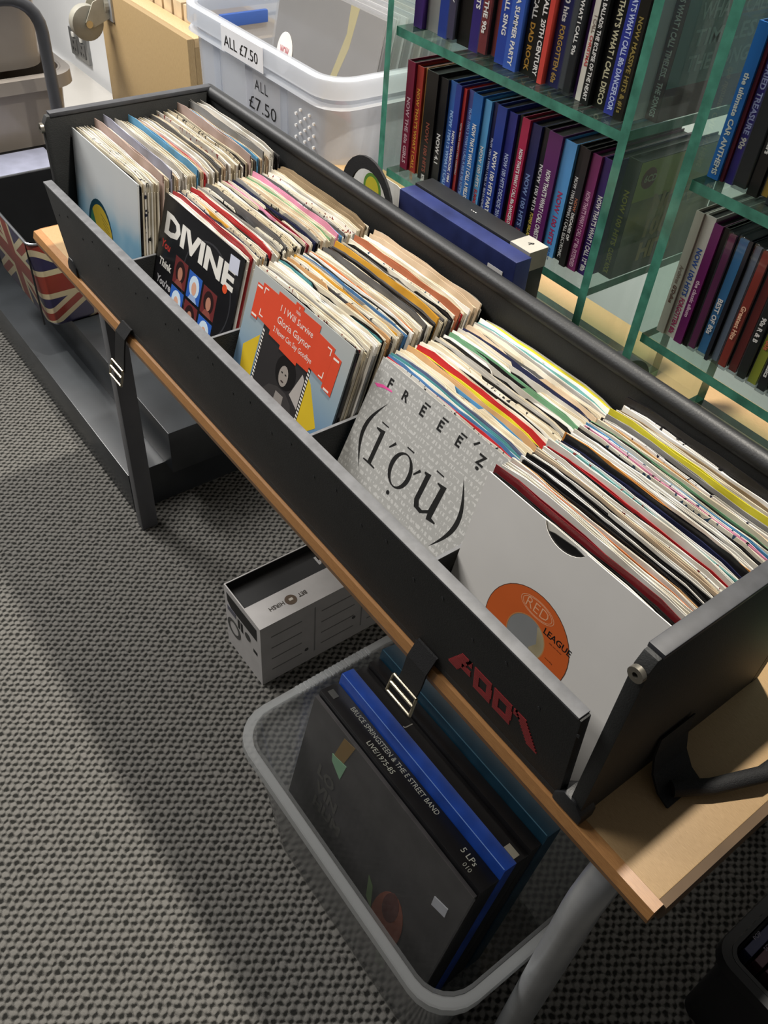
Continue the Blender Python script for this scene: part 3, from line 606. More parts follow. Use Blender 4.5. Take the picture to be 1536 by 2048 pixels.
# bay five: plain white sleeve with the orange label
t = FRONT[4]; Pt = face(t)
front_sleeve(t, mat('white_card', '#ece9e4', 0.55, vary=0.04, scale=12), notch=(60, 100, 12))
b = MB(); b.ring(Pt(84, 98, 0.25), 1, 0.0185, 0.0415, 0.0002, 40); b.build('disc_label', ink('#d8672f'), t, local=True)
b = MB(); b.ring(Pt(84, 98, 0.2), 1, 0.0412, 0.0421, 0.00022, 40); b.build('sleeve_hole_edge', ink('#5a3a2c'), t, local=True)
b = MB(); b.ring(Pt(84, 98, 0.3), 1, 0.0183, 0.0192, 0.00022, 40); b.build('centre_hole_edge', ink('#c98a55'), t, local=True)
poly_print(t, Pt, ell(84, 98, 18.4, 18.4, 30), ink('#8d8f8f'), 0.14, 'centre_hole')
poly_print(t, Pt, [(90, 82), (99, 80), (104, 90), (103, 104), (96, 111), (90, 104), (95, 96)], mat_gradient('photo_scrap', [(0.3, '#8a7f5c'), (0.5, '#cfc3a8'), (0.6, '#5a4738')], blotch=0.9), 0.22, 'photo_scrap')
T(t, Pt, 'RED', 84, 73, ink('#f0b68f'), 0.4, height=0.009, bold=-0.01, center=True)
b = MB()
for rr in (1.0, 1.13):
    vs = [Pt(84 + 15 * rr * math.cos(2 * math.pi * k / n), 69 + 6.8 * rr * math.sin(2 * math.pi * k / n), 0.4) for k in range(n)] + [Pt(84 + (15 * rr - 0.5) * math.cos(2 * math.pi * k / n), 69 + (6.8 * rr - 0.5) * math.sin(2 * math.pi * k / n), 0.4) for k in range(n)]
    b.add(vs, [(k, (k + 1) % n, n + (k + 1) % n, n + k) for k in range(n)])
b.build('oval_outline', ink('#f0b68f'), t, local=True)
T(t, Pt, 'LEAGUE', 96, 82, INK_BLACK, 0.42, height=0.0055, length=0.027, bold=0.02)
T(t, Pt, 'side one stereo', 104, 86, INK_BLACK, 0.42, height=0.0014)
T(t, Pt, 'recording', 106, 100, INK_BLACK, 0.42, height=0.0014)

# small bag standing behind the case with a yellow and green sticker
ls = thing('paper_bag', (-0.165, 0.298, 0.6405), 'small white paper bag with round yellow-green sticker behind the case', 'bag'); ls.scale = (0.6, 1, 1.07)
put('bag', sleeve_mesh('plain', 3)[0], ls, PAPER, '#e6e6e2')
Pt = face(ls)
poly_print(ls, Pt, ell(78, 24, 30, 18, 24, 0, 360), ink('#5f8f3c'), 0.9, 'sticker'); poly_print(ls, Pt, ell(78, 24, 23, 14, 24), ink('#cfc23a'), 1.3, 'sticker_centre')

# ------------------------------------------------------------------ seven-inch box sets behind the case
def box_set(name, loc, dims, m, label, group=None, cat='box set'):
    t = thing(name, loc, label, cat, group); w, d, h = dims
    MB().box(-w / 2, w / 2, 0, d, 0, h).build('slipcase', m, t, bevel=0.0015, local=True); return t
t = box_set('box_set', (0.016, 0.2665, TZ + 0.0005), (0.194, 0.022, 0.209), mat('navy_cloth', '#222a55', 0.4, vary=0.25, scale=40), 'navy blue box set with price sticker standing behind the case')
b = MB(); b.box(0.058, 0.081, -0.0006, 0.0001, 0.171, 0.191); b.build('price_sticker', ink('#dcdad8'), t, local=True)
lettering('£8.00', (0.061, -0.0008, 0.177), UX, UZ, ink('#8a8a92'), t, height=0.005, name='price_lettering')
t = box_set('box_set', (0.013, 0.2895, TZ + 0.0005), (0.190, 0.026, 0.211), mat('black_cloth', '#17181a', 0.45, vary=0.2), 'black box set with a grey taped corner behind the navy one')
MB().box(0.066, 0.0956, -0.0004, 0.0264, 0.190, 0.2116).build('grey_tape', mat('grey_tape', '#9a978f', 0.5), t, local=True)
lettering('R', (0.078, 0.014, 0.2118), (0.8, -0.6, 0), (0.6, 0.8, 0), INK_BLACK, t, height=0.006, bold=0.03)
lettering('- - -', (-0.01, 0.010, 0.2112), (1, 0, 0), (0, 1, 0), INK_WHITE, t, height=0.004, bold=0.03)
# green booklet lying on the table past the right end of the case
gb = thing('booklet', (0.556, 0.33, TZ + 0.0005), 'green booklet with a torn cream edge lying beside the case end', 'booklet')
MB().prism([(0.526, 0.268), (0.598, 0.29), (0.598, 0.40), (0.53, 0.40)], 2, TZ + 0.0005, TZ + 0.003).build('cover', ink('#2f8a5c'), gb)
MB().prism([(0.524, 0.262), (0.536, 0.2715), (0.548, 0.2695), (0.56, 0.279), (0.575, 0.2775), (0.598, 0.288), (0.598, 0.30), (0.53, 0.30)], 2, TZ + 0.003, TZ + 0.0034).build('torn_edge', ink('#c9c79c'), gb)

# ------------------------------------------------------------------ glass CD racks
def glass_box(name, x0, x1, y0, y1, z0, z1, thin, parent):
    """sheet of glass: clear faces, green edges; thin = axis of the thickness"""
    b = MB(); b.box(x0, x1, y0, y1, z0, z1)
    ax = {0: (3, 5), 1: (2, 4), 2: (0, 1)}[thin]
    b.mi = [0 if i in ax else 1 for i in range(6)]
    return b.build(name, [GLASS, GLASS_EDGE], parent)
RY0, RY1 = 0.335, 0.525
def rack(x0, x1, shelves, label):
    t = thing('glass_rack', ((x0 + x1) / 2, 0.43, TZ), label, 'rack', 'glass CD racks on the table')
    g = 0.0105
    glass_box('base_plate', x0, x1, RY0, RY1, TZ + 0.0005, TZ + 0.0105, 2, t)
    glass_box('side_panel', x0, x0 + g, RY0, RY1, TZ + 0.0105, 1.16, 0, t); glass_box('side_panel', x1 - g, x1, RY0, RY1, TZ + 0.0105, 1.16, 0, t)
    for z in shelves: glass_box('shelf', x0 + g + 0.0005, x1 - g - 0.0005, RY0 + 0.006, RY1, z - 0.0095, z, 2, t)
    return t
rack(-0.211, 0.157, (0.813, 0.977, 1.141), 'green-edged glass rack full of compilation discs, left of two')
rack(0.2195, 0.588, (0.808, 0.966, 1.128), 'green-edged glass rack on the right, cut by the picture edge')

WALLET = mat('wallet_edges', '#3a3836', 0.5, vary=0.6, scale=1, stretch=(900, 1, 1))
def disc_set(x0, x1, z, col, texts, label, group, h=0.125, jewel=False, tstart=0.30, y=None, tall=1.0, tsize=None):
    w = x1 - x0 - 0.0007; cx = (x0 + x1) / 2; y = 0.358 if y is None else y; D = 0.142
    t = thing('disc_box' if not jewel else 'disc_case', (cx, y, z + 0.0005), label, 'CD', group)
    m = mat('card_' + col.strip('#'), col, 0.3 if not jewel else 0.2, vary=0.08, scale=18)
    if jewel and w > 0.006:
        MB().box(-w / 2 + 0.0012, w / 2 - 0.0012, 0.0009, 0.004, 0.003, h - 0.003).build('spine_insert', m, t, local=True)
        MB().box(-w / 2, w / 2, 0, D, 0, h).build('plastic_case', mat_clear('jewel_plastic', '#e4e6e8', '#8e9296', 0.10, 0.05), t, local=True, bevel=0.0006, seg=1)
        MB().box(-w / 2 + 0.0012, w / 2 - 0.0012, 0.006, D - 0.003, 0.003, h - 0.003).build('booklet', mat('dark_booklet', '#2c2b2d', 0.4), t, local=True)
    else:
        c = min(0.0011, w * 0.2); b = MB()
        b.box(-w / 2, w / 2, 0, c, 0, h); b.box(-w / 2, -w / 2 + c, c, D, 0, h); b.box(w / 2 - c, w / 2, c, D, 0, h); b.box(-w / 2 + c, w / 2 - c, c, D, 0, 0.001)
        b.build('slipcase', m, t, local=True)
        MB().box(-w / 2 + c, w / 2 - c, c + 0.0005, D - 0.001, 0.001, h - 0.0025).build('wallets', WALLET, t, local=True)
    if texts:
        zz = h * (1 - tstart); size = tsize or min(0.0088, w * 0.62)
        for s, tc in texts:
            vs, fs = text_mesh(s, 0.03, 0.0); L = (max(v.x for v in vs)) * size
            if zz - L < 0.004:
                k = max(0.3, (zz - 0.004) / L); L *= k
            lettering(s, (-size * 0.34, -0.00025, zz), (0, 0, -1), (1, 0, 0), ink(tc), t, length=L, height=size * 0.7, bold=0.03, name='spine_lettering')
            zz -= L + size * 0.35
    return t
W, Y_, R_ = '#e6e4e0', '#e0c85a', '#c23a3e'
N, NT = 'NOW', "NOW THAT'S WHAT I CALL"
MIDB = [-0.1955, -0.181, -0.168, -0.159, -0.138, -0.123, -0.107, -0.097, -0.091, -0.077, -0.061, -0.049, -0.037, -0.022, -0.008, 0.002, 0.014, 0.029, 0.042, 0.062, 0.08, 0.092, 0.101, 0.114, 0.128, 0.1452]
MID = [('#8c2444', [('NOW THE 60s GIRLS', '#e8b8c8')], 'crimson'), ('#a8352e', [(NT, '#e0a040'), ('COUNTRY', '#d08040')], 'rust red'), ('#bd8a4c', [], 'tan'), ('#211e1c', [('NOW 100 HITS', '#8a4a3c'), ('MOVIES', W)], 'black'),
       ('#1a1a1c', [('NOW 4.1', W)], 'black'), ('#3766ae', [(NT, '#9fc0ea'), ('SUMMER', '#9fc0ea')], 'mid blue'), ('#2a3f93', [('NOW YEARBOOK 1984', W)], 'royal blue'), ('#b8302f', [(NT + ' CHRISTMAS', W)], 'scarlet'),
       ('#4a4f8f', [(NT + ' A 80s & 90s SUMMER', '#8fb0e0')], 'violet blue'), ('#1f63ac', [(NT + ' A MILLION', W)], 'bright blue'), ('#5aa0d2', [('NOW 100 HITS', W), ('SUMMER', R_)], 'sky blue'), ('#22264e', [(NT + ' 12" 80S EXTENDED', '#c0c8e0')], 'dark navy'),
       ('#273f92', [('NOW 100 HITS PARTY', W)], 'blue'), ('#2a2f80', [('NOW 100 HITS DECADE 2010s', '#b8c4e8')], 'indigo'), ('#1d1c1a', [], 'black'), ('#a8234a', [(NT + ' 80s DANCEFLOOR', W)], 'raspberry'),
       ('#232758', [('NOW 100 HITS', '#7f96c8'), ('DANCE', '#a03c40')], 'navy'), ('#1b1b1f', [('NOW 100 HITS', W), ('POWER BALLADS', Y_)], 'black'), ('#5e2560', [(NT + ' CHRISTMAS', W)], 'purple'), ('#5a9cd6', [('NOW 100 HITS', '#b0305c'), ('CAR SONGS', '#28407c')], 'pale blue'),
       ('#1a1918', [(NT + ' ELECTRONIC', W)], 'black'), ('#232021', [('NOW', '#b06a4c'), ('DECADES OF', W)], 'black'), ('#7c2c62', [(NT + ' 12" 80s EXTENDED', '#e0b0c8')], 'magenta'), ('#3a2266', [(NT + ' 12" 80s', W)], 'deep purple'),
       ('#35342c', [('NOW 100 HITS', '#d8cc4a'), ('CLASSIC ROCK', '#d8cc4a')], 'olive black')]
for i, (c, tx, nm) in enumerate(MID):
    t = disc_set(MIDB[i], MIDB[i + 1], 0.813, c, tx, f"{nm} disc box, {ORD(i + 1)} from left on left rack's lower shelf", "discs on the left rack's lower shelf", h=0.125 + (0.002 if i % 3 == 0 else 0), tstart=[0.32, 0.2, 0.3, 0.45, 0.5, 0.25, 0.4, 0.3, 0.15, 0.25, 0.4, 0.3, 0.38, 0.35, 0, 0.25, 0.42, 0.3, 0.3, 0.42, 0.25, 0.4, 0.3, 0.3, 0.25][i], y=0.358 + 0.003 * ((i * 7) % 3) + (0.026 if i == 24 else 0))
# printed cover of the last box, seen through the side panel
w = 0.1452 - 0.128 - 0.0007
b = MB(); b.box(w / 2, w / 2 + 0.0003, 0.001, 0.141, 0.085, 0.126); b.build('cover_print', ink('#b5b060'), t, local=True)
b = MB(); b.box(w / 2, w / 2 + 0.0003, 0.001, 0.141, 0.0, 0.085); b.build('cover_print', mat_gradient('rock_cover', [(0.0, '#4a453c'), (0.5, '#7a6c58'), (0.75, '#b09a64'), (1.0, '#5a5048')], lo=0.0, hi=0.085, blotch=0.8), t, local=True)
b = MB(); b.cyl((w / 2 + 0.0003, 0.018, 0.108), 0, 0.011, 0.0003, 20); b.build('cover_roundel', ink('#8a3a3c'), t, local=True)
lettering('6CD', (w / 2 + 0.0008, 0.0105, 0.1045), (0, 1, 0), (0, 0, 1), ink('#d8c8a8'), t, height=0.007, bold=0.03)
for k, s in enumerate(('NOW', '100', 'HITS')): lettering(s, (w / 2 + 0.0008, 0.035, 0.068 - 0.027 * k), (0, 1, 0), (0, 0, 1), ink('#b89a6a'), t, height=0.019, bold=0.05)

TOPB = [-0.1915, -0.176, -0.152, -0.135, -0.122, -0.099, -0.083, -0.068, -0.057, -0.04, -0.021, -0.003, 0.011, 0.018, 0.037, 0.046, 0.057, 0.063, 0.072, 0.083, 0.101, 0.115, 0.127, 0.131, 0.1452]
TOP = [('#43256c', [('POP', '#d07a40')], 'purple'), ('#8f8e8c', [], 'grey'), ('#2b3f92', [], 'royal blue'), ('#5b5270', [('HAPPY', W)], 'mauve'), ('#1b1714', [('NOW', Y_), ('PARTY', Y_)], 'black'), ('#34266e', [('100 HITS', W)], 'violet'),
       ('#a03a3a', [('HITS OF THE 90s', W)], 'brick red'), ('#ad4038', [], 'red'), ('#28429a', [('I CALL SING', W)], 'blue'), ('#3a5cb4', [('HAVE A SUMMER PARTY', W)], 'bright blue'), ('#17150f', [('WHAT I CALL', W), ('DAD ROCK', '#c8963c')], 'black'), ('#141312', [('WHAT I CALL', W), ('20TH CENTURY', W)], 'black'),
       ('#d0483e', [], 'coral'), ('#232456', [('100 hits', W), ('FORGOTTEN 60s', '#c09a50')], 'navy'), ('#5a5c5e', [], 'clear grey'), ("#191a1b", [("WHAT I CALL 90s", W)], 'black'), ('#44245e', [], 'purple'), ('#dcd8cc', [('I CALL', '#8a7a70'), ('CHRISTMAS', '#c04a48')], 'white'), ('#171817', [('POWER BALLADS: THE ECLIPSE OF THE HEART', W)], 'black'),
       ('#151513', [("THAT'S WHAT I CALL DISCO", '#ece6c0')], 'black'), ('#303a96', [("THAT'S WHAT I CALL 80s DANCEFLOOR", '#c0ccf0')], 'cobalt'), ('#1f1c16', [('NOW MASSIVE HITS & #1s', '#8f7d40')], 'dark brown'), ('#d0c4c4', [], 'thin white'), ('#5c2a30', [("THAT'S WHAT I CALL TIMELESS... THE SONGS", W)], 'wine')]
for i, (c, tx, nm) in enumerate(TOP):
    t = disc_set(TOPB[i], TOPB[i + 1], 0.977, c, tx, f"{nm} disc box, {ORD(i + 1)} from left on left rack's upper shelf", "discs on the left rack's upper shelf", jewel=(i in (3, 6, 7, 14, 15)), tstart=[0.4, 0, 0, 0.5, 0.2, 0.4, 0.3, 0, 0.4, 0.3, 0.15, 0.12, 0, 0.3, 0, 0.3, 0, 0.4, 0.15, 0.25, 0.15, 0.3, 0, 0.05][i], y=0.358 + 0.003 * ((i * 5) % 3) + (0.026 if i == 23 else 0))
w = 0.1452 - 0.131 - 0.0007
MB().box(w / 2, w / 2 + 0.0003, 0.001, 0.141, 0.03, 0.125).build('cover_print', ink('#7c8a84'), t, local=True)
MB().box(w / 2, w / 2 + 0.0003, 0.001, 0.141, 0.0, 0.03).build('cover_print', ink('#7a3a42'), t, local=True)
for k, s in enumerate(('NOW THAT', 'WHAT I CALL', 'TIMELESS', 'THE SONGS')): lettering(s, (w / 2 + 0.0006, 0.022, 0.108 - 0.022 * k), (0, 1, 0), (0, 0, 1), ink('#b8c4bc'), t, length=0.105, height=0.014, bold=0.02)

R2B = [0.2325, 0.2445, 0.2485, 0.2575, 0.273, 0.284, 0.294, 0.310, 0.326, 0.341, 0.352, 0.366]
R2 = [('#2f6fc0', [('the ultimate', W), ('CAR ANTHEMS', W)], 'bright blue'), ('#6a1f34', [], 'thin maroon'), ('#3a2f86', [('BURIED TREASURE', '#b0b8e8'), ('90s', W)], 'violet'), ('#211f1c', [], 'black'), ('#1c1a18', [('Dusters', W)], 'black'), ('#d8a92c', [], 'yellow'),
      ('#272a2e', [], 'charcoal'), ('#7a2c30', [], 'dark red'), ('#2c4a7c', [], 'slate blue'), ('#c8c4bc', [], 'pale grey'), ('#2a2a2c', [], 'black')]
for i, (c, tx, nm) in enumerate(R2):
    disc_set(R2B[i], R2B[i + 1], 0.966, c, tx, f"{nm} disc case, {ORD(i + 1)} from left on right rack's upper shelf", "discs on the right rack's upper shelf", jewel=(i in (3, 5)), tstart=[0.3, 0, 0.18, 0, 0.55, 0, 0, 0, 0, 0, 0][i], y=0.358 + 0.002 * (i % 3), tsize=0.0072 if i == 2 else None)
R3B = [0.234, 0.2435, 0.256, 0.266, 0.272, 0.282, 0.294, 0.2985, 0.308, 0.319, 0.330, 0.341, 0.353, 0.364, 0.375, 0.386, 0.398, 0.41]
R3 = [('#b9b2a8', [("Archives", '#8a7a70'), ("G'Dullus", '#6a4a40')], 'grey white'), ('#dcd6cf', [('NOW 100 HITS', '#3a5cb0'), ('FORGOTTEN 80s', '#b8306a')], 'white'), ('#6d2460', [('the classic album', '#e0b8d0')], 'magenta'), ('#141214', [], 'thin black'), ('#7c2a62', [], 'plum'), ('#4a9ad8', [('BEST OF 80s', W)], 'light blue'),
      ('#2a2c34', [], 'thin slate'), ('#8f9fb4', [], 'pale blue'), ('#b8402e', [('Greatest Hits', '#f0c0a0')], 'orange red'), ('#8a2a22', [], 'dark red'), ('#26271f', [('90s R & B', W)], 'black'), ('#c4cc3e', [('80s', '#d06a50')], 'lime'), ('#1a1918', [('The Classics', W)], 'black'),
      ('#201f1e', [('Topics', W)], 'black'), ('#5c2024', [], 'dark red'), ('#24262a', [], 'charcoal'), ('#3a4a66', [], 'slate blue')]
for i, (c, tx, nm) in enumerate(R3):
    disc_set(R3B[i], R3B[i + 1], 0.808, c, tx, f"{nm} disc case, {ORD(i + 1)} from left on right rack's lower shelf", "discs on the right rack's lower shelf", jewel=(i >= 4), h=0.127 if i < 2 else 0.124, tstart=[0.42, 0.25, 0.45, 0, 0, 0.5, 0, 0, 0.45, 0, 0.45, 0.6, 0.6, 0.6, 0, 0, 0][i], y=0.358 + 0.002 * (i % 2))

tr_ = thing('tape_roll', (0.199, 0.365, TZ), 'black roll of tape standing between the two glass racks', 'tape')
MB().ring((0.188, 0.365, TZ + 0.0555), 0, 0.036, 0.055, 0.022, 40).build('tape', RUBBER, tr_)
MB().ring((0.188, 0.365, TZ + 0.0555), 0, 0.033, 0.036, 0.022, 40).build('core', ink('#8a7a60'), tr_)
# ------------------------------------------------------------------ clear crates beside the table
def crate(name, x0, x1, y0, y1, z0, z1, label, taper=0.02, r=0.05, body=None, rimm=None, rim=0.02, wall=0.004, lip=0.035, cat='crate'):
    t = thing(name, ((x0 + x1) / 2, (y0 + y1) / 2, z0), label, cat)
    b = MB(); tp = taper; n = 6
    rings = [rrect(x0 + tp, x1 - tp, y0 + tp, y1 - tp, r, z0, n), rrect(x0 + rim, x1 - rim, y0 + rim, y1 - rim, r, z1 - lip, n), rrect(x0 + rim - 0.001, x1 - rim + 0.001, y0 + rim - 0.001, y1 - rim + 0.001, r, z1, n),
             rrect(x0 + rim + wall, x1 - rim - wall, y0 + rim + wall, y1 - rim - wall, r - wall, z1, n), rrect(x0 + tp + wall, x1 - tp - wall, y0 + tp + wall, y1 - tp - wall, r - wall, z0 + wall, n)]
    b.loft(rings, True, True).build('tub', body or MILKY, t, smooth=True)
    k = MB()
    k.loft([rrect(x0 + rim - 0.0015, x1 - rim + 0.0015, y0 + rim - 0.0015, y1 - rim + 0.0015, r, z1, n), rrect(x0, x1, y0, y1, r + 0.008, z1 - 0.001, n), rrect(x0 - 0.001, x1 + 0.001, y0 - 0.001, y1 + 0.001, r + 0.008, z1 - lip, n), rrect(x0 + 0.003, x1 - 0.003, y0 + 0.003, y1 - 0.003, r + 0.006, z1 - lip, n), rrect(x0 + 0.003, x1 - 0.003, y0 + 0.003, y1 - 0.003, r + 0.006, z1 - 0.004, n), rrect(x0 + rim - 0.0015, x1 - rim + 0.0015, y0 + rim - 0.0015, y1 - rim + 0.0015, r, z1 - 0.004, n)])
    k.build('rim', rimm or MILKY_RIM, t, smooth=True)
    return t
K0, K1, KY0, KY1, KZ = -1.075, -0.545, 0.49, 0.88, 0.785
cr = crate('storage_crate', K0, K1, KY0, KY1, 0.445, KZ, 'milky clear plastic crate of albums with handwritten price notes', lip=0.03, rim=0.015)
low = crate('storage_crate', K0 + 0.01, K1 - 0.01, KY0 + 0.01, KY1 - 0.01, 0.0, 0.444, 'milky empty crate standing underneath the priced album crate', lip=0.05)
MB().loft([rrect(K0 + 0.003, K1 - 0.003, KY0 + 0.003, KY1 - 0.003, 0.055, KZ - 0.043, 6), rrect(K0 + 0.001, K1 - 0.001, KY0 + 0.001, KY1 - 0.001, 0.055, KZ - 0.047, 6), rrect(K0 + 0.015, K1 - 0.015, KY0 + 0.015, KY1 - 0.015, 0.05, KZ - 0.049, 6), rrect(K0 + 0.015, K1 - 0.015, KY0 + 0.015, KY1 - 0.015, 0.05, KZ - 0.043, 6), rrect(K0 + 0.003, K1 - 0.003, KY0 + 0.003, KY1 - 0.003, 0.055, KZ - 0.043, 6)]).build('lower_flange', MILKY_RIM, cr, smooth=True)
for x in (-0.95, -0.83, -0.71): MB().box(x - 0.012, x + 0.012, KY0 + 0.015, KY0 + 0.0185, 0.47, KZ - 0.05).build('side_rib', MILKY, cr)
hb = MB()
for i in range(5):
    for j in range(6): hb.cyl((-0.668 + i * 0.014, KY0 + 0.0125, 0.60 + j * 0.02 + (i % 2) * 0.01), 1, 0.0028, 0.003, 8)
o = hb.build('vent_dots', mat('white_dots', '#f4f5f6', 0.4), cr); tag(o, kind='stuff')
NOTE = mat_clear('clear_tape_note', '#ffffff', '#e6e6ea', 0.22)
def note(x, z, w, h, s1, s2, yy, curl):
    p = MB(); p.box(x, x + w, yy - 0.001, yy, z, z + h)
    o = p.build('price_note', ink('#dfe0e4') if curl else NOTE, cr)
    lo = worldloc(o); F = lambda a, c: tuple(Vector((a, yy - 0.0015, c)) - lo)
    if s2 is None: lettering(s1, F(x + 0.01, z + 0.010), UX, UZ, INK_BLACK, o, length=w * 0.82, height=h * 0.45)
    else:
        lettering(s1, F(x + w * 0.28, z + h * 0.62), UX, UZ, INK_BLACK, o, height=h * 0.22, space=1.1); lettering(s2, F(x + w * 0.1, z + h * 0.18), UX, UZ, INK_BLACK, o, length=w * 0.8, height=h * 0.28)
note(-0.895, KZ - 0.043, 0.145, 0.042, 'ALL £7.50', None, KY0 - 0.0012, True)
note(-0.84, 0.645, 0.12, 0.085, 'ALL', '£7.50', KY0 + 0.0145, False)
# albums in the crate
ALB = [('#8a8683', 'plastic-sleeved grey album with a cream edge at the front of the priced crate'), ('#c9c9cc', 'white-edged album second in the priced crate'), ('#d9d9dc', 'white album third in the priced crate'), ('#bfc3c8', 'pale grey album fourth in the priced crate'), ('#d0ccc6', 'cream album fifth in the priced crate'), ('#a9b0b8', 'blue-grey album sixth in the priced crate'), ('#d5d5d8', 'white album seventh in the priced crate'), ('#c2bcb4', 'fawn album at the back of the priced crate')]
for i, (c, lb) in enumerate(ALB):
    yy = KY0 + 0.075 + i * 0.022
    t = thing('album', (-0.745, yy, 0.545), lb, 'album', 'albums in the priced crate', (-0.20, 0, 0))
    MB().box(-0.157, 0.157, 0, 0.004, 0, 0.314).build('sleeve', mat('album_' + c.strip('#'), c, 0.35, vary=0.12, scale=9), t, local=True)
    MB().box(-0.162, 0.162, -0.0012, -0.0006, -0.001, 0.319).build('plastic_outer', POLY, t, local=True)
    MB().box(-0.162, 0.162, 0.0045, 0.0051, -0.001, 0.319).build('plastic_outer', POLY, t, local=True)
    if i == 0:
        MB().prism([(0.06, 0.314), (0.085, 0.314), (0.075, 0.25), (0.055, 0.2), (0.03, 0.15), (0.02, 0.15), (0.045, 0.22), (0.062, 0.27)], 1, -0.0003, 0).build('yellow_motif', ink('#cfc07a'), t, local=True)
        MB().prism(ell(-0.115, 0.19, 0.026, 0.036, 24), 1, -0.0022, -0.0013).build('round_sticker', ink('#e6e2dc'), t, local=True)
        lettering('WOW', (-0.13, -0.0026, 0.185), UX, UZ, ink('#c07a80'), t, length=0.03, height=0.016, bold=0.03)
        MB().prism([(0.06, 0.14), (0.12, 0.14), (0.11, 0.165), (0.07, 0.17)], 1, -0.0003, 0).build('red_motif', ink('#b06a68'), t, local=True)
MB().box(-1.056, -1.046, 0.57, 0.68, 0.728, 0.752).build('blue_clip', ink('#4f74c8'), cr, bevel=0.003)
sup = MB().box(K0 + 0.09, K1 - 0.09, KY0 + 0.06, KY1 - 0.06, 0.4492, 0.544).build('album_stack', mat('packed_card', '#8d8378', 0.7), None); tag(sup, 'flat cardboard packing under the albums in the priced crate', 'packing')

# ------------------------------------------------------------------ birch cabinet lying on its side, castors showing
cb = thing('wooden_cabinet', (-1.55, 0.74, 0), 'birch plywood cabinet tipped on its side against the wall', 'cabinet')
WX0, WX1, WY0, WY1, WZ = -1.80, -1.305, 0.62, 0.885, 0.632
MB().box(WX0, WX1, WY0, WY0 + 0.018, 0.0, WZ).build('side_panel', WOOD_PANEL, cb, bevel=0.002)
MB().box(WX0, WX1, WY1 - 0.018, WY1, 0.0, WZ).build('side_panel', WOOD_PANEL, cb)
MB().box(WX0, WX1, WY0 + 0.018, WY0 + 0.06, WZ - 0.02, WZ).build('top_rail', WOOD_LIGHT, cb, bevel=0.002)
MB().box(WX0, WX0 + 0.018, WY0 + 0.018, WY1 - 0.018, 0.0, WZ - 0.02).build('end_panel', WOOD_PANEL, cb)
MB().box(WX1 - 0.018, WX1, WY0 + 0.018, WY1 - 0.018, 0.0, WZ - 0.02).build('end_panel', WOOD_PANEL, cb)
MB().box(WX0 + 0.018, WX1 - 0.018, WY0 + 0.018, WY1 - 0.018, 0.0, 0.018).build('bottom_panel', WOOD_PANEL, cb)
for k in range(9):
    x = WX0 + 0.05 + k * 0.052
    MB().box(x, x + 0.042, WY0 + 0.062, WY0 + 0.10, WZ - 0.06, WZ + 0.035).build('slat', mat('pale_slat', '#cdb795', 0.5), cb, bevel=0.003)
for zc in (0.598, 0.10):
    xc = WX0 + 0.055
    p = MB().box(xc - 0.036, xc + 0.036, WY0 - 0.005, WY0, zc - 0.034, zc + 0.032).build('castor_plate', SILVER_PAINT, cb)
    f = MB()
    for xx in (xc - 0.019, xc + 0.016): f.prism([(WY0 - 0.005, zc + 0.028), (WY0 - 0.005, zc - 0.028), (WY0 - 0.05, zc - 0.045), (WY0 - 0.07, zc - 0.032), (WY0 - 0.045, zc + 0.012)], 0, xx, xx + 0.003)
    f.cyl((xc, WY0 - 0.016, zc), 1, 0.024, 0.011, 20)
    f.build('castor_fork', mat('cream_castor', '#b9b5a6', 0.35), p)
    MB().cyl((xc - 0.0135, WY0 - 0.062, zc - 0.036), 0, 0.042, 0.027, 28).build('castor_wheel', mat('grey_wheel', '#a9a69a', 0.45), p, bevel=0.004)
    MB().cyl((xc - 0.022, WY0 - 0.062, zc - 0.036), 0, 0.009, 0.044, 14).build('axle', STEEL, p, smooth=True)

# ------------------------------------------------------------------ black two-step plinth, flag bin, trolley handle, tubs
pl = thing('display_plinth', (-1.4, 0.25, 0), 'black two-step display plinth on the carpet by the table legs', 'plinth')
PL_M = mat('black_melamine', '#303336', 0.28, vary=0.35, scale=7)
MB().box(-2.3, -0.606, 0.072, 0.452, 0.0, 0.10).build('lower_step', PL_M, pl, bevel=0.0015)
MB().box(-2.3, -0.567, 0.15, 0.45, 0.1002, 0.20).build('upper_step', PL_M, pl, bevel=0.0015)

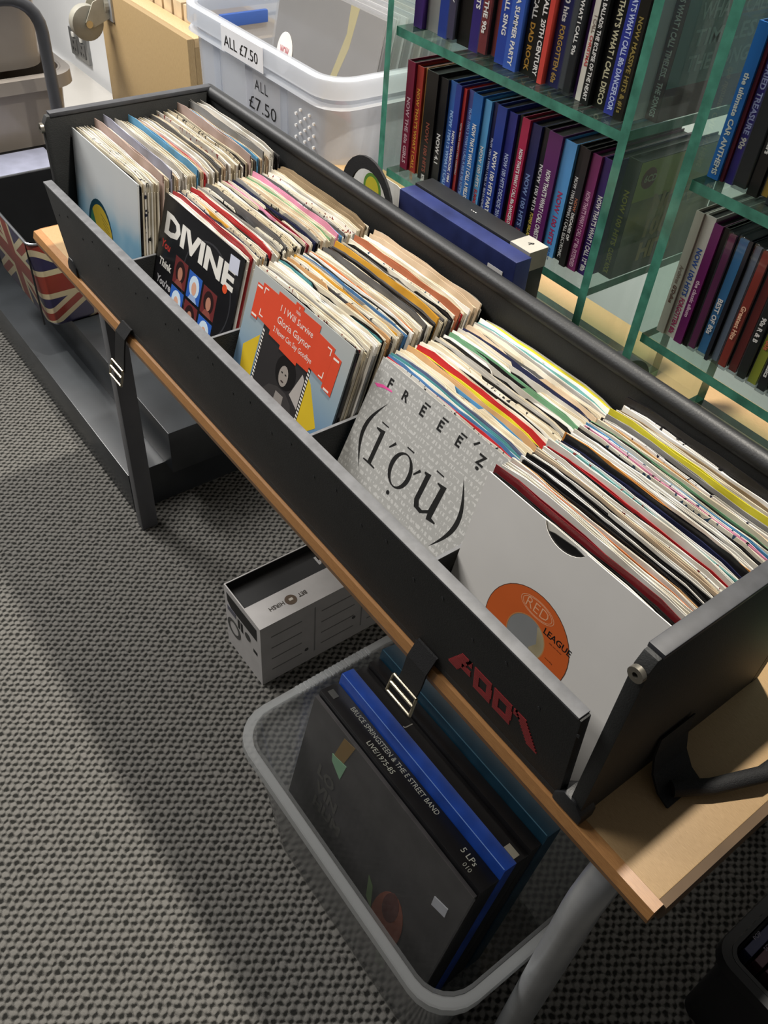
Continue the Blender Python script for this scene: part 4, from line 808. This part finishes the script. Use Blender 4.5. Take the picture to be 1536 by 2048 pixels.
bn = thing('flag_bin', (-1.16, 0.22, 0.2005), 'open storage bin printed with a Union flag, black inside', 'bin')
BX0, BX1, BY0, BY1, BZ0, BZ1 = -1.325, -1.0, 0.09, 0.36, 0.2005, 0.402
def flag_mat():
    m, nt, b, out = nodes('union_flag_print'); L = nt.links
    ge = nt.nodes.new('ShaderNodeNewGeometry'); tc = nt.nodes.new('ShaderNodeTexCoord'); sp = nt.nodes.new('ShaderNodeSeparateXYZ'); L.new(tc.outputs['Object'], sp.inputs[0])
    # unroll round the corner: distance along the walls from the near corner
    u = math_node(nt, 'ADD', math_node(nt, 'SUBTRACT', BX1 + 1.16, sp.outputs[0]), math_node(nt, 'SUBTRACT', sp.outputs[1], BY0 - 0.22))
    u = math_node(nt, 'PINGPONG', u, 0.155); a = math_node(nt, 'SUBTRACT', 0.155, u); a = math_node(nt, 'ABSOLUTE', math_node(nt, 'SUBTRACT', u, 0.0)) 
    z = math_node(nt, 'SUBTRACT', sp.outputs[2], 0.105); az = math_node(nt, 'ABSOLUTE', z)
    au = math_node(nt, 'SUBTRACT', 0.155, a)                      # distance from the panel's middle line
    diag = math_node(nt, 'ABSOLUTE', math_node(nt, 'SUBTRACT', math_node(nt, 'MULTIPLY', au, 0.66), az))
    def lt(x, v): return math_node(nt, 'LESS_THAN', x, v)
    def mix(f, c1, c2):
        n_ = nt.nodes.new('ShaderNodeMix'); n_.data_type = 'RGBA'; L.new(f, n_.inputs[0])
        for k, c in ((6, c1), (7, c2)):
            if isinstance(c, str): n_.inputs[k].default_value = lin(c)
            else: L.new(c, n_.inputs[k])
        return n_.outputs[2]
    WH, RD, BL = '#cdbf9c', '#8f3a2e', '#342f52'
    c = mix(lt(diag, 0.024), BL, WH); c = mix(lt(diag, 0.010), c, RD)
    cross = math_node(nt, 'MAXIMUM', lt(au, 0.034), lt(az, 0.034)); c = mix(cross, c, WH)
    cross2 = math_node(nt, 'MAXIMUM', lt(au, 0.021), lt(az, 0.021)); c = mix(cross2, c, RD)
    nz = nt.nodes.new('ShaderNodeTexNoise'); nz.inputs['Scale'].default_value = 25; nz.inputs['Detail'].default_value = 6; L.new(tc.outputs['Object'], nz.inputs['Vector'])
    mx = nt.nodes.new('ShaderNodeMix'); mx.data_type = 'RGBA'; mx.inputs[0].default_value = 0.25; L.new(c, mx.inputs[6]); L.new(nz.outputs['Color'], mx.inputs[7]); mx.blend_type = 'SOFT_LIGHT'
    L.new(mx.outputs[2], b.inputs['Base Color']); b.inputs['Roughness'].default_value = 0.4; return m
tp = 0.012; n = 6
sh = MB(); sh.loft([rrect(BX0 + tp + 0.01, BX1 - tp - 0.01, BY0 + tp + 0.01, BY1 - tp - 0.01, 0.015, BZ0, n), rrect(BX0 + tp, BX1 - tp, BY0 + tp, BY1 - tp, 0.02, BZ0 + 0.012, n), rrect(BX0, BX1, BY0, BY1, 0.02, BZ1, n)], True, False)
sh.build('shell', flag_mat(), bn, smooth=True)
MB().loft([rrect(BX0 + 0.0005, BX1 - 0.0005, BY0 + 0.0005, BY1 - 0.0005, 0.0195, BZ1 - 0.0005, n), rrect(BX0 + 0.004, BX1 - 0.004, BY0 + 0.004, BY1 - 0.004, 0.017, BZ1 - 0.0005, n), rrect(BX0 + tp + 0.006, BX1 - tp - 0.006, BY0 + tp + 0.006, BY1 - tp - 0.006, 0.015, BZ0 + 0.016, n)], False, True).build('lining', mat('black_lining', '#1c1d1f', 0.5), bn, smooth=True)
rp = rrect(BX0, BX1, BY0, BY1, 0.02, BZ1, n); MB().tube(rp + rp[:2], 0.0025, 8).build('metal_rim', mat('rim_metal', '#9a9da3', 0.25, metal=0.8), bn, smooth=True)
MB().box(BX1 - 0.022, BX1 - 0.0205, BY0 - 0.0008, BY0 + 0.003, BZ0 + 0.01, BZ1).build('seam', RUBBER, bn)

hd = thing('trolley_handle', (-1.42, 0.2, 0.2005), 'dark grey bent bar handle standing behind the flag bin', 'handle')
path = [(-1.42, 0.335, 0.201), (-1.42, 0.335, 0.65)] + [(-1.42, 0.335 - 0.07 * (1 - math.cos(math.radians(a))), 0.65 + 0.07 * math.sin(math.radians(a))) for a in range(15, 91, 15)] + [(-1.42, 0.17, 0.72)]
path += [(p[0], 0.34 - p[1], p[2]) for p in reversed(path[:-1])]
path = [(p[0], p[1] if p[1] > 0.162 else max(p[1], 0.162 - 0.0) if False else p[1], p[2]) for p in path]
MB().tube([(p[0], p[1] if True else 0, p[2]) for p in path[:9]] + [(-1.42, 0.17 - 0.0, 0.72)], 0.0135, 10, 1.0, up=(1, 0, 0)).build('bar', GREY_PAINT, hd, smooth=True)
MB().tube([(-1.42, 0.17, 0.72), (-1.42, -0.06, 0.72), (-1.42, -0.11, 0.70), (-1.42, -0.13, 0.65), (-1.42, -0.13, 0.0)], 0.0135, 10, 1.0, up=(1, 0, 0)).build('bar', GREY_PAINT, hd, smooth=True)

BEIGE = mat('beige_translucent_tub', '#b0a79d', 0.22, vary=0.12, scale=5, spec=0.7)
bk = crate('storage_crate', -2.15, -1.58, 0.0, 0.42, 0.2005, 0.345, 'black plastic crate on the plinth under the two taupe tubs', taper=0.01, r=0.03, body=mat('black_crate', '#18181a', 0.5), rimm=mat('black_crate', '#18181a', 0.5), rim=0.01, lip=0.02)
tA = crate('plastic_tub', -2.18, -1.56, -0.02, 0.45, 0.346, 0.512, 'glossy taupe plastic tub on the black crate, lower of two', taper=0.028, r=0.06, body=BEIGE, rimm=BEIGE, lip=0.03, cat='tub')
tB = crate('plastic_tub', -2.20, -1.60, -0.02, 0.43, 0.5132, 0.70, 'glossy taupe plastic tub, upper of two stacked on the plinth', taper=0.028, r=0.06, body=BEIGE, rimm=BEIGE, lip=0.03, cat='tub')
tC = crate('plastic_tub', -2.95, -1.93, 0.47, 0.90, 0.0, 0.08, 'wide pale plastic storage box on the carpet by the skirting', taper=0.03, r=0.05, body=mat('pale_plastic', '#c9c5be', 0.25, vary=0.05, scale=5), rimm=mat('pale_plastic', '#c9c5be', 0.25), lip=0.03, cat='tub')
MB().loft([rrect(-2.955, -1.925, 0.465, 0.905, 0.055, 0.08, 6), rrect(-2.955, -1.925, 0.465, 0.905, 0.055, 0.09, 6), rrect(-2.93, -1.95, 0.49, 0.88, 0.05, 0.097, 6)], True, True).build('lid', MATS['pale_plastic'], tC, smooth=True)
bf = thing('file_box', (-1.47, 0.27, 0.2005), 'lavender grey file box tucked behind the flag bin', 'box')
MB().box(-1.535, -1.345, 0.17, 0.32, 0.2005, 0.345).build('body', mat('dark_file', '#2c2d33', 0.4), bf)
MB().box(-1.538, -1.342, 0.168, 0.322, 0.345, 0.362).build('lid', mat('lavender_grey', '#9a9db0', 0.4), bf, bevel=0.002)

# ------------------------------------------------------------------ white carton under the table
ct = thing('carton', (-0.16, 0.22, 0), 'open white printed carton with black inside under the table', 'carton')
QX0, QX1, QY0, QY1, QZ = -0.218, -0.101, 0.07, 0.40, 0.155
WC = mat('white_carton', '#b9b6b4', 0.5, vary=0.06); BI = mat('black_carton_inside', '#1a1a1a', 0.6)
e = 0.002
MB().box(QX0, QX1, QY0, QY1, 0.0, e).build('base', WC, ct)
MB().box(QX0, QX1, QY0, QY0 + e, e, QZ).build('end_wall', WC, ct); MB().box(QX0, QX1, QY1 - e, QY1, e, QZ).build('end_wall', WC, ct)
MB().box(QX0, QX0 + e, QY0 + e, QY1 - e, e, QZ).build('side_wall', WC, ct); MB().box(QX1 - e, QX1, QY0 + e, QY1 - e, e, QZ - 0.002).build('side_wall', WC, ct)
MB().box(QX0 + e, QX0 + e + 0.0006, QY0 + e, QY1 - e, e, QZ - 0.001).build('black_lining', BI, ct)
MB().box(QX0 + e, QX1 - e, QY0 + e, QY0 + e + 0.0006, e, QZ - 0.001).build('black_lining', BI, ct)
MB().box(QX0 + e, QX1 - e, QY0 + e, QY1 - e, 0.136, 0.1372).build('inner_tray', BI, ct)
fp = MB().box(QX1 - 0.052, QX1, QY0 + e, QY1 - e, QZ - 0.002, QZ).build('top_flap', WC, ct)
lo = Vector(ct.location)
def cl(s, x, y, z, ux, uy, m, **kw): return lettering(s, Vector((x, y, z)) - lo, ux, uy, m, ct, **kw)
MB().cyl((QX1 - 0.026, QY0 + 0.075, QZ), 2, 0.0105, 0.0006, 24).build('round_emblem', ink('#5a4a3c'), ct)
MB().box(QX1 - 0.029, QX1 - 0.024, QY0 + 0.072, QY0 + 0.079, QZ + 0.0006, QZ + 0.0009).build('emblem_mark', ink('#c8c0b4'), ct)
cl('HIRSH', QX1 - 0.0305, QY0 + 0.062, QZ + 0.0006, (0, -1, 0), (1, 0, 0), ink('#3c3630'), length=0.028, height=0.008, bold=0.02)
cl('BET', QX1 - 0.0305, QY0 + 0.106, QZ + 0.0006, (0, -1, 0), (1, 0, 0), ink('#3c3630'), length=0.016, height=0.008, bold=0.02)
cl('EM', -0.197, 0.268, 0.1375, (0, -1, 0), (1, 0, 0), ink('#b0aeac'), height=0.018, bold=0.04)
fy = QY0 - 0.0006
MB().prism([(QX0 + 0.008, 0.142), (QX1 - 0.012, 0.142), (QX1 - 0.012, 0.112), (QX0 + 0.022, 0.112), (QX0 + 0.010, 0.122)], 1, fy, fy + 0.0006).build('printed_panel', INK_BLACK, ct)
MB().box(QX0 + 0.008, QX0 + 0.036, fy, fy + 0.0006, 0.098, 0.110).build('printed_panel', ink('#5a5a66'), ct)
MB().ring((QX0 + 0.026, fy, 0.062), 1, 0.015, 0.022, 0.0006, 24).build('printed_ring', ink('#4a4a48'), ct)
for dx, w_, z0, z1 in ((0.042, 0.006, 0.082, 0.106), (0.052, 0.006, 0.082, 0.106), (0.092, 0.012, 0.070, 0.078)): MB().box(QX0 + dx, QX0 + dx + w_, fy, fy + 0.0006, z0, z1).build('printed_bar', INK_BLACK, ct)
MB().cyl((QX0 + 0.074, fy, 0.090), 1, 0.009, 0.0006, 18).build('printed_dot', ink('#3a3a38'), ct)
for k in range(3):
    y0 = QY0 + 0.02 + k * 0.10
    for z0 in (0.03, 0.06, 0.09, 0.12): MB().box(QX1, QX1 + 0.0004, y0, y0 + 0.06 + 0.01 * (k % 2), z0, z0 + 0.0025).build('small_print', ink('#7c7a78'), ct)
    MB().box(QX1, QX1 + 0.0004, y0 + 0.086, y0 + 0.088, 0.02, 0.14).build('small_print', ink('#8c8a88'), ct)
    MB().cyl((QX1, y0 + 0.07, 0.035 + 0.02 * k), 0, 0.004, 0.0005, 10).build('small_print', ink('#4a4a4a'), ct)

# ------------------------------------------------------------------ clear tub with boxed albums
UX0, UX1, UY0, UY1, UZT = 0.088, 0.525, -0.088, 0.222, 0.275
tub = crate('clear_tub', UX0, UX1, UY0, UY1, 0.0, UZT, 'low clear plastic tub of boxed albums under the table front', taper=0.034, r=0.045, body=TUB_CLEAR, rimm=TUB_RIM, rim=0.013, wall=0.003, lip=0.014)
rb = MB()
for k in range(18): rb.box(UX0 + 0.001, UX0 + 0.014, 0.015 + k * 0.0068, 0.0185 + k * 0.0068, UZT - 0.001, UZT + 0.0022)
rb.build('grip_ribs', TUB_RIM, tub)
SETS = [ # y at foot, thickness, width, height, colour, label
    ('plastic-wrapped dark album with a green tag, front of the clear tub', 0.0055, 0.315, 0.313, '#3b393a', 0.45),
    ('black five-record box set with silver spine lettering in clear tub', 0.030, 0.318, 0.318, '#131315', 0.35),
    ('bright blue album box in the clear tub', 0.020, 0.318, 0.328, '#1f449a', 0.35),
    ('scuffed black album box behind the blue one in clear tub', 0.022, 0.316, 0.318, '#161517', 0.4),
    ('black album box next to the teal one in clear tub', 0.018, 0.315, 0.320, '#1a191b', 0.4),
    ('dark teal album box, rearmost in the clear tub', 0.026, 0.318, 0.330, '#17384a', 0.4)]
yy = -0.046; lean = math.radians(11.5); BOXES = []
for lb, th, w, h, c, rg in SETS:
    t = thing('album_box' if th > 0.01 else 'album', (0.293, yy, 0.0055), lb, 'box set' if th > 0.01 else 'album', 'boxed albums in the clear tub', (-lean, 0, 0))
    MB().box(-w / 2, w / 2, 0, th, 0, h).build('slipcase' if th > 0.01 else 'sleeve', mat('setcard_' + c.strip('#'), c, rg, vary=0.3, scale=25), t, bevel=0.0015 if th > 0.01 else 0.0005, local=True)
    BOXES.append((t, th, w, h)); yy += (th + 0.0015) / math.cos(lean)
t, th, w, h = BOXES[0]
MB().box(-w / 2 - 0.003, w / 2 + 0.003, -0.0018, -0.0012, 0, h + 0.003).build('plastic_outer', mat_clear('polythene_wrap', '#f8f8f8', '#b8b8b8', 0.04, 0.08), t, local=True)
FP = lambda u, v: (u, -0.0006, v)
def fprint(pts, c, name, d=0.0006): return MB().prism(pts, 1, -d, 0.0).build(name, c if not isinstance(c, str) else ink(c), t, local=True)
fprint([(-0.088, 0.306), (-0.066, 0.311), (-0.076, 0.268), (-0.096, 0.262)], '#8a6a2c', 'gold_strip')
fprint([(-0.099, 0.262), (-0.070, 0.268), (-0.074, 0.236), (-0.096, 0.250)], '#8fc09a', 'green_tag', 0.001)
fprint(ell(0.072, 0.112, 0.028, 0.062, 22), '#8a4a34', 'rose_motif'); fprint(ell(0.070, 0.145, 0.014, 0.03, 14), '#5a2a24', 'rose_fold', 0.0009)
fprint([(0.07, 0.07), (0.088, 0.075), (0.10, 0.03), (0.082, 0.02)], '#7f9a70', 'stem_motif'); fprint([(0.022, 0.15), (0.034, 0.14), (0.044, 0.10), (0.03, 0.11)], '#6f8a5c', 'leaf_motif')
fprint([(0.116, 0.250), (0.138, 0.256), (0.139, 0.239), (0.117, 0.233)], '#c4c6cc', 'price_sticker', 0.0012)
for k, s in enumerate(('LO', 'VIN', 'HUM')): lettering(s, (-0.115 + 0.004 * k, -0.0008, 0.20 - 0.03 * k), UX, UZ, ink('#55544f'), t, height=0.02, bold=0.04)
t, th, w, h = BOXES[1]
lettering('BRUCE SPRINGSTEEN & THE E STREET BAND', (-0.115, 0.018, h + 0.0004), UX, (0, 1, 0), ink('#a8a89c'), t, length=0.175, height=0.0072)
lettering('LIVE/1975-85', (-0.063, 0.005, h + 0.0004), UX, (0, 1, 0), ink('#a8a89c'), t, length=0.052, height=0.0072)
lettering('5 LPs', (0.108, 0.014, h + 0.0004), UX, (0, 1, 0), ink('#a8a89c'), t, height=0.008); lettering('010', (0.122, 0.004, h + 0.0004), UX, (0, 1, 0), ink('#8a8a80'), t, height=0.006)
MB().box(-0.152, -0.138, 0.008, 0.017, h, h + 0.0004).build('spine_mark', ink('#4a4a48'), t, local=True)
t, th, w, h = BOXES[2]
MB().box(-w / 2 + 0.002, w / 2 - 0.002, 0.0002, 0.0012, h, h + 0.0004).build('worn_edge', ink('#6f90d0'), t, local=True)
t, th, w, h = BOXES[3]
for a, c2 in ((-0.07, -0.066), (-0.05, -0.02), (0.02, 0.06), (0.08, 0.084)): MB().box(a, c2, 0.0002, 0.001, h, h + 0.0004).build('scuff', ink('#8a8880'), t, local=True)
MB().box(0.135, 0.152, 0.002, 0.012, h, h + 0.0005).build('spine_badge', ink('#9a9484'), t, local=True)
lettering('J', (-0.055, 0.006, h + 0.0004), UX, (0, 1, 0), ink('#9a9890'), t, height=0.011)
t, th, w, h = BOXES[5]
MB().box(-w / 2 + 0.002, w / 2 - 0.002, 0.0002, 0.0015, h, h + 0.0004).build('worn_edge', ink('#3f6a80'), t, local=True)

# ------------------------------------------------------------------ dark crate of discs by the right table end
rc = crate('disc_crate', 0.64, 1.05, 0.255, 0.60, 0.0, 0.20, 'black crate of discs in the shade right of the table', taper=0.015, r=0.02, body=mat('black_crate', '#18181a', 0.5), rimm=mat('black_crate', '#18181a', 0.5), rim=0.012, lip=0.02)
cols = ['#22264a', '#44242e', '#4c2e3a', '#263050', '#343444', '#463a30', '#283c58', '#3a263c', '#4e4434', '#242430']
for k in range(22):
    x = 0.662 + k * 0.0155
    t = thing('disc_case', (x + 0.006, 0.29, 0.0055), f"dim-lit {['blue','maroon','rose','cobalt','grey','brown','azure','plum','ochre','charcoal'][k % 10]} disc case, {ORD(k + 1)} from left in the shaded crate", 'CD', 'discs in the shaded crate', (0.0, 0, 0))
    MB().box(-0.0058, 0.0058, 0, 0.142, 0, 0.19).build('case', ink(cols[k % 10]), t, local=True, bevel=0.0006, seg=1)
    lettering(['POP', 'SOUL', 'LIVE', 'HITS', 'GOLD'][k % 5], (-0.003, 0.02, 0.1905), (0, 1, 0), (-1, 0, 0), ink('#7a7684'), t, height=0.005, name='spine_lettering')
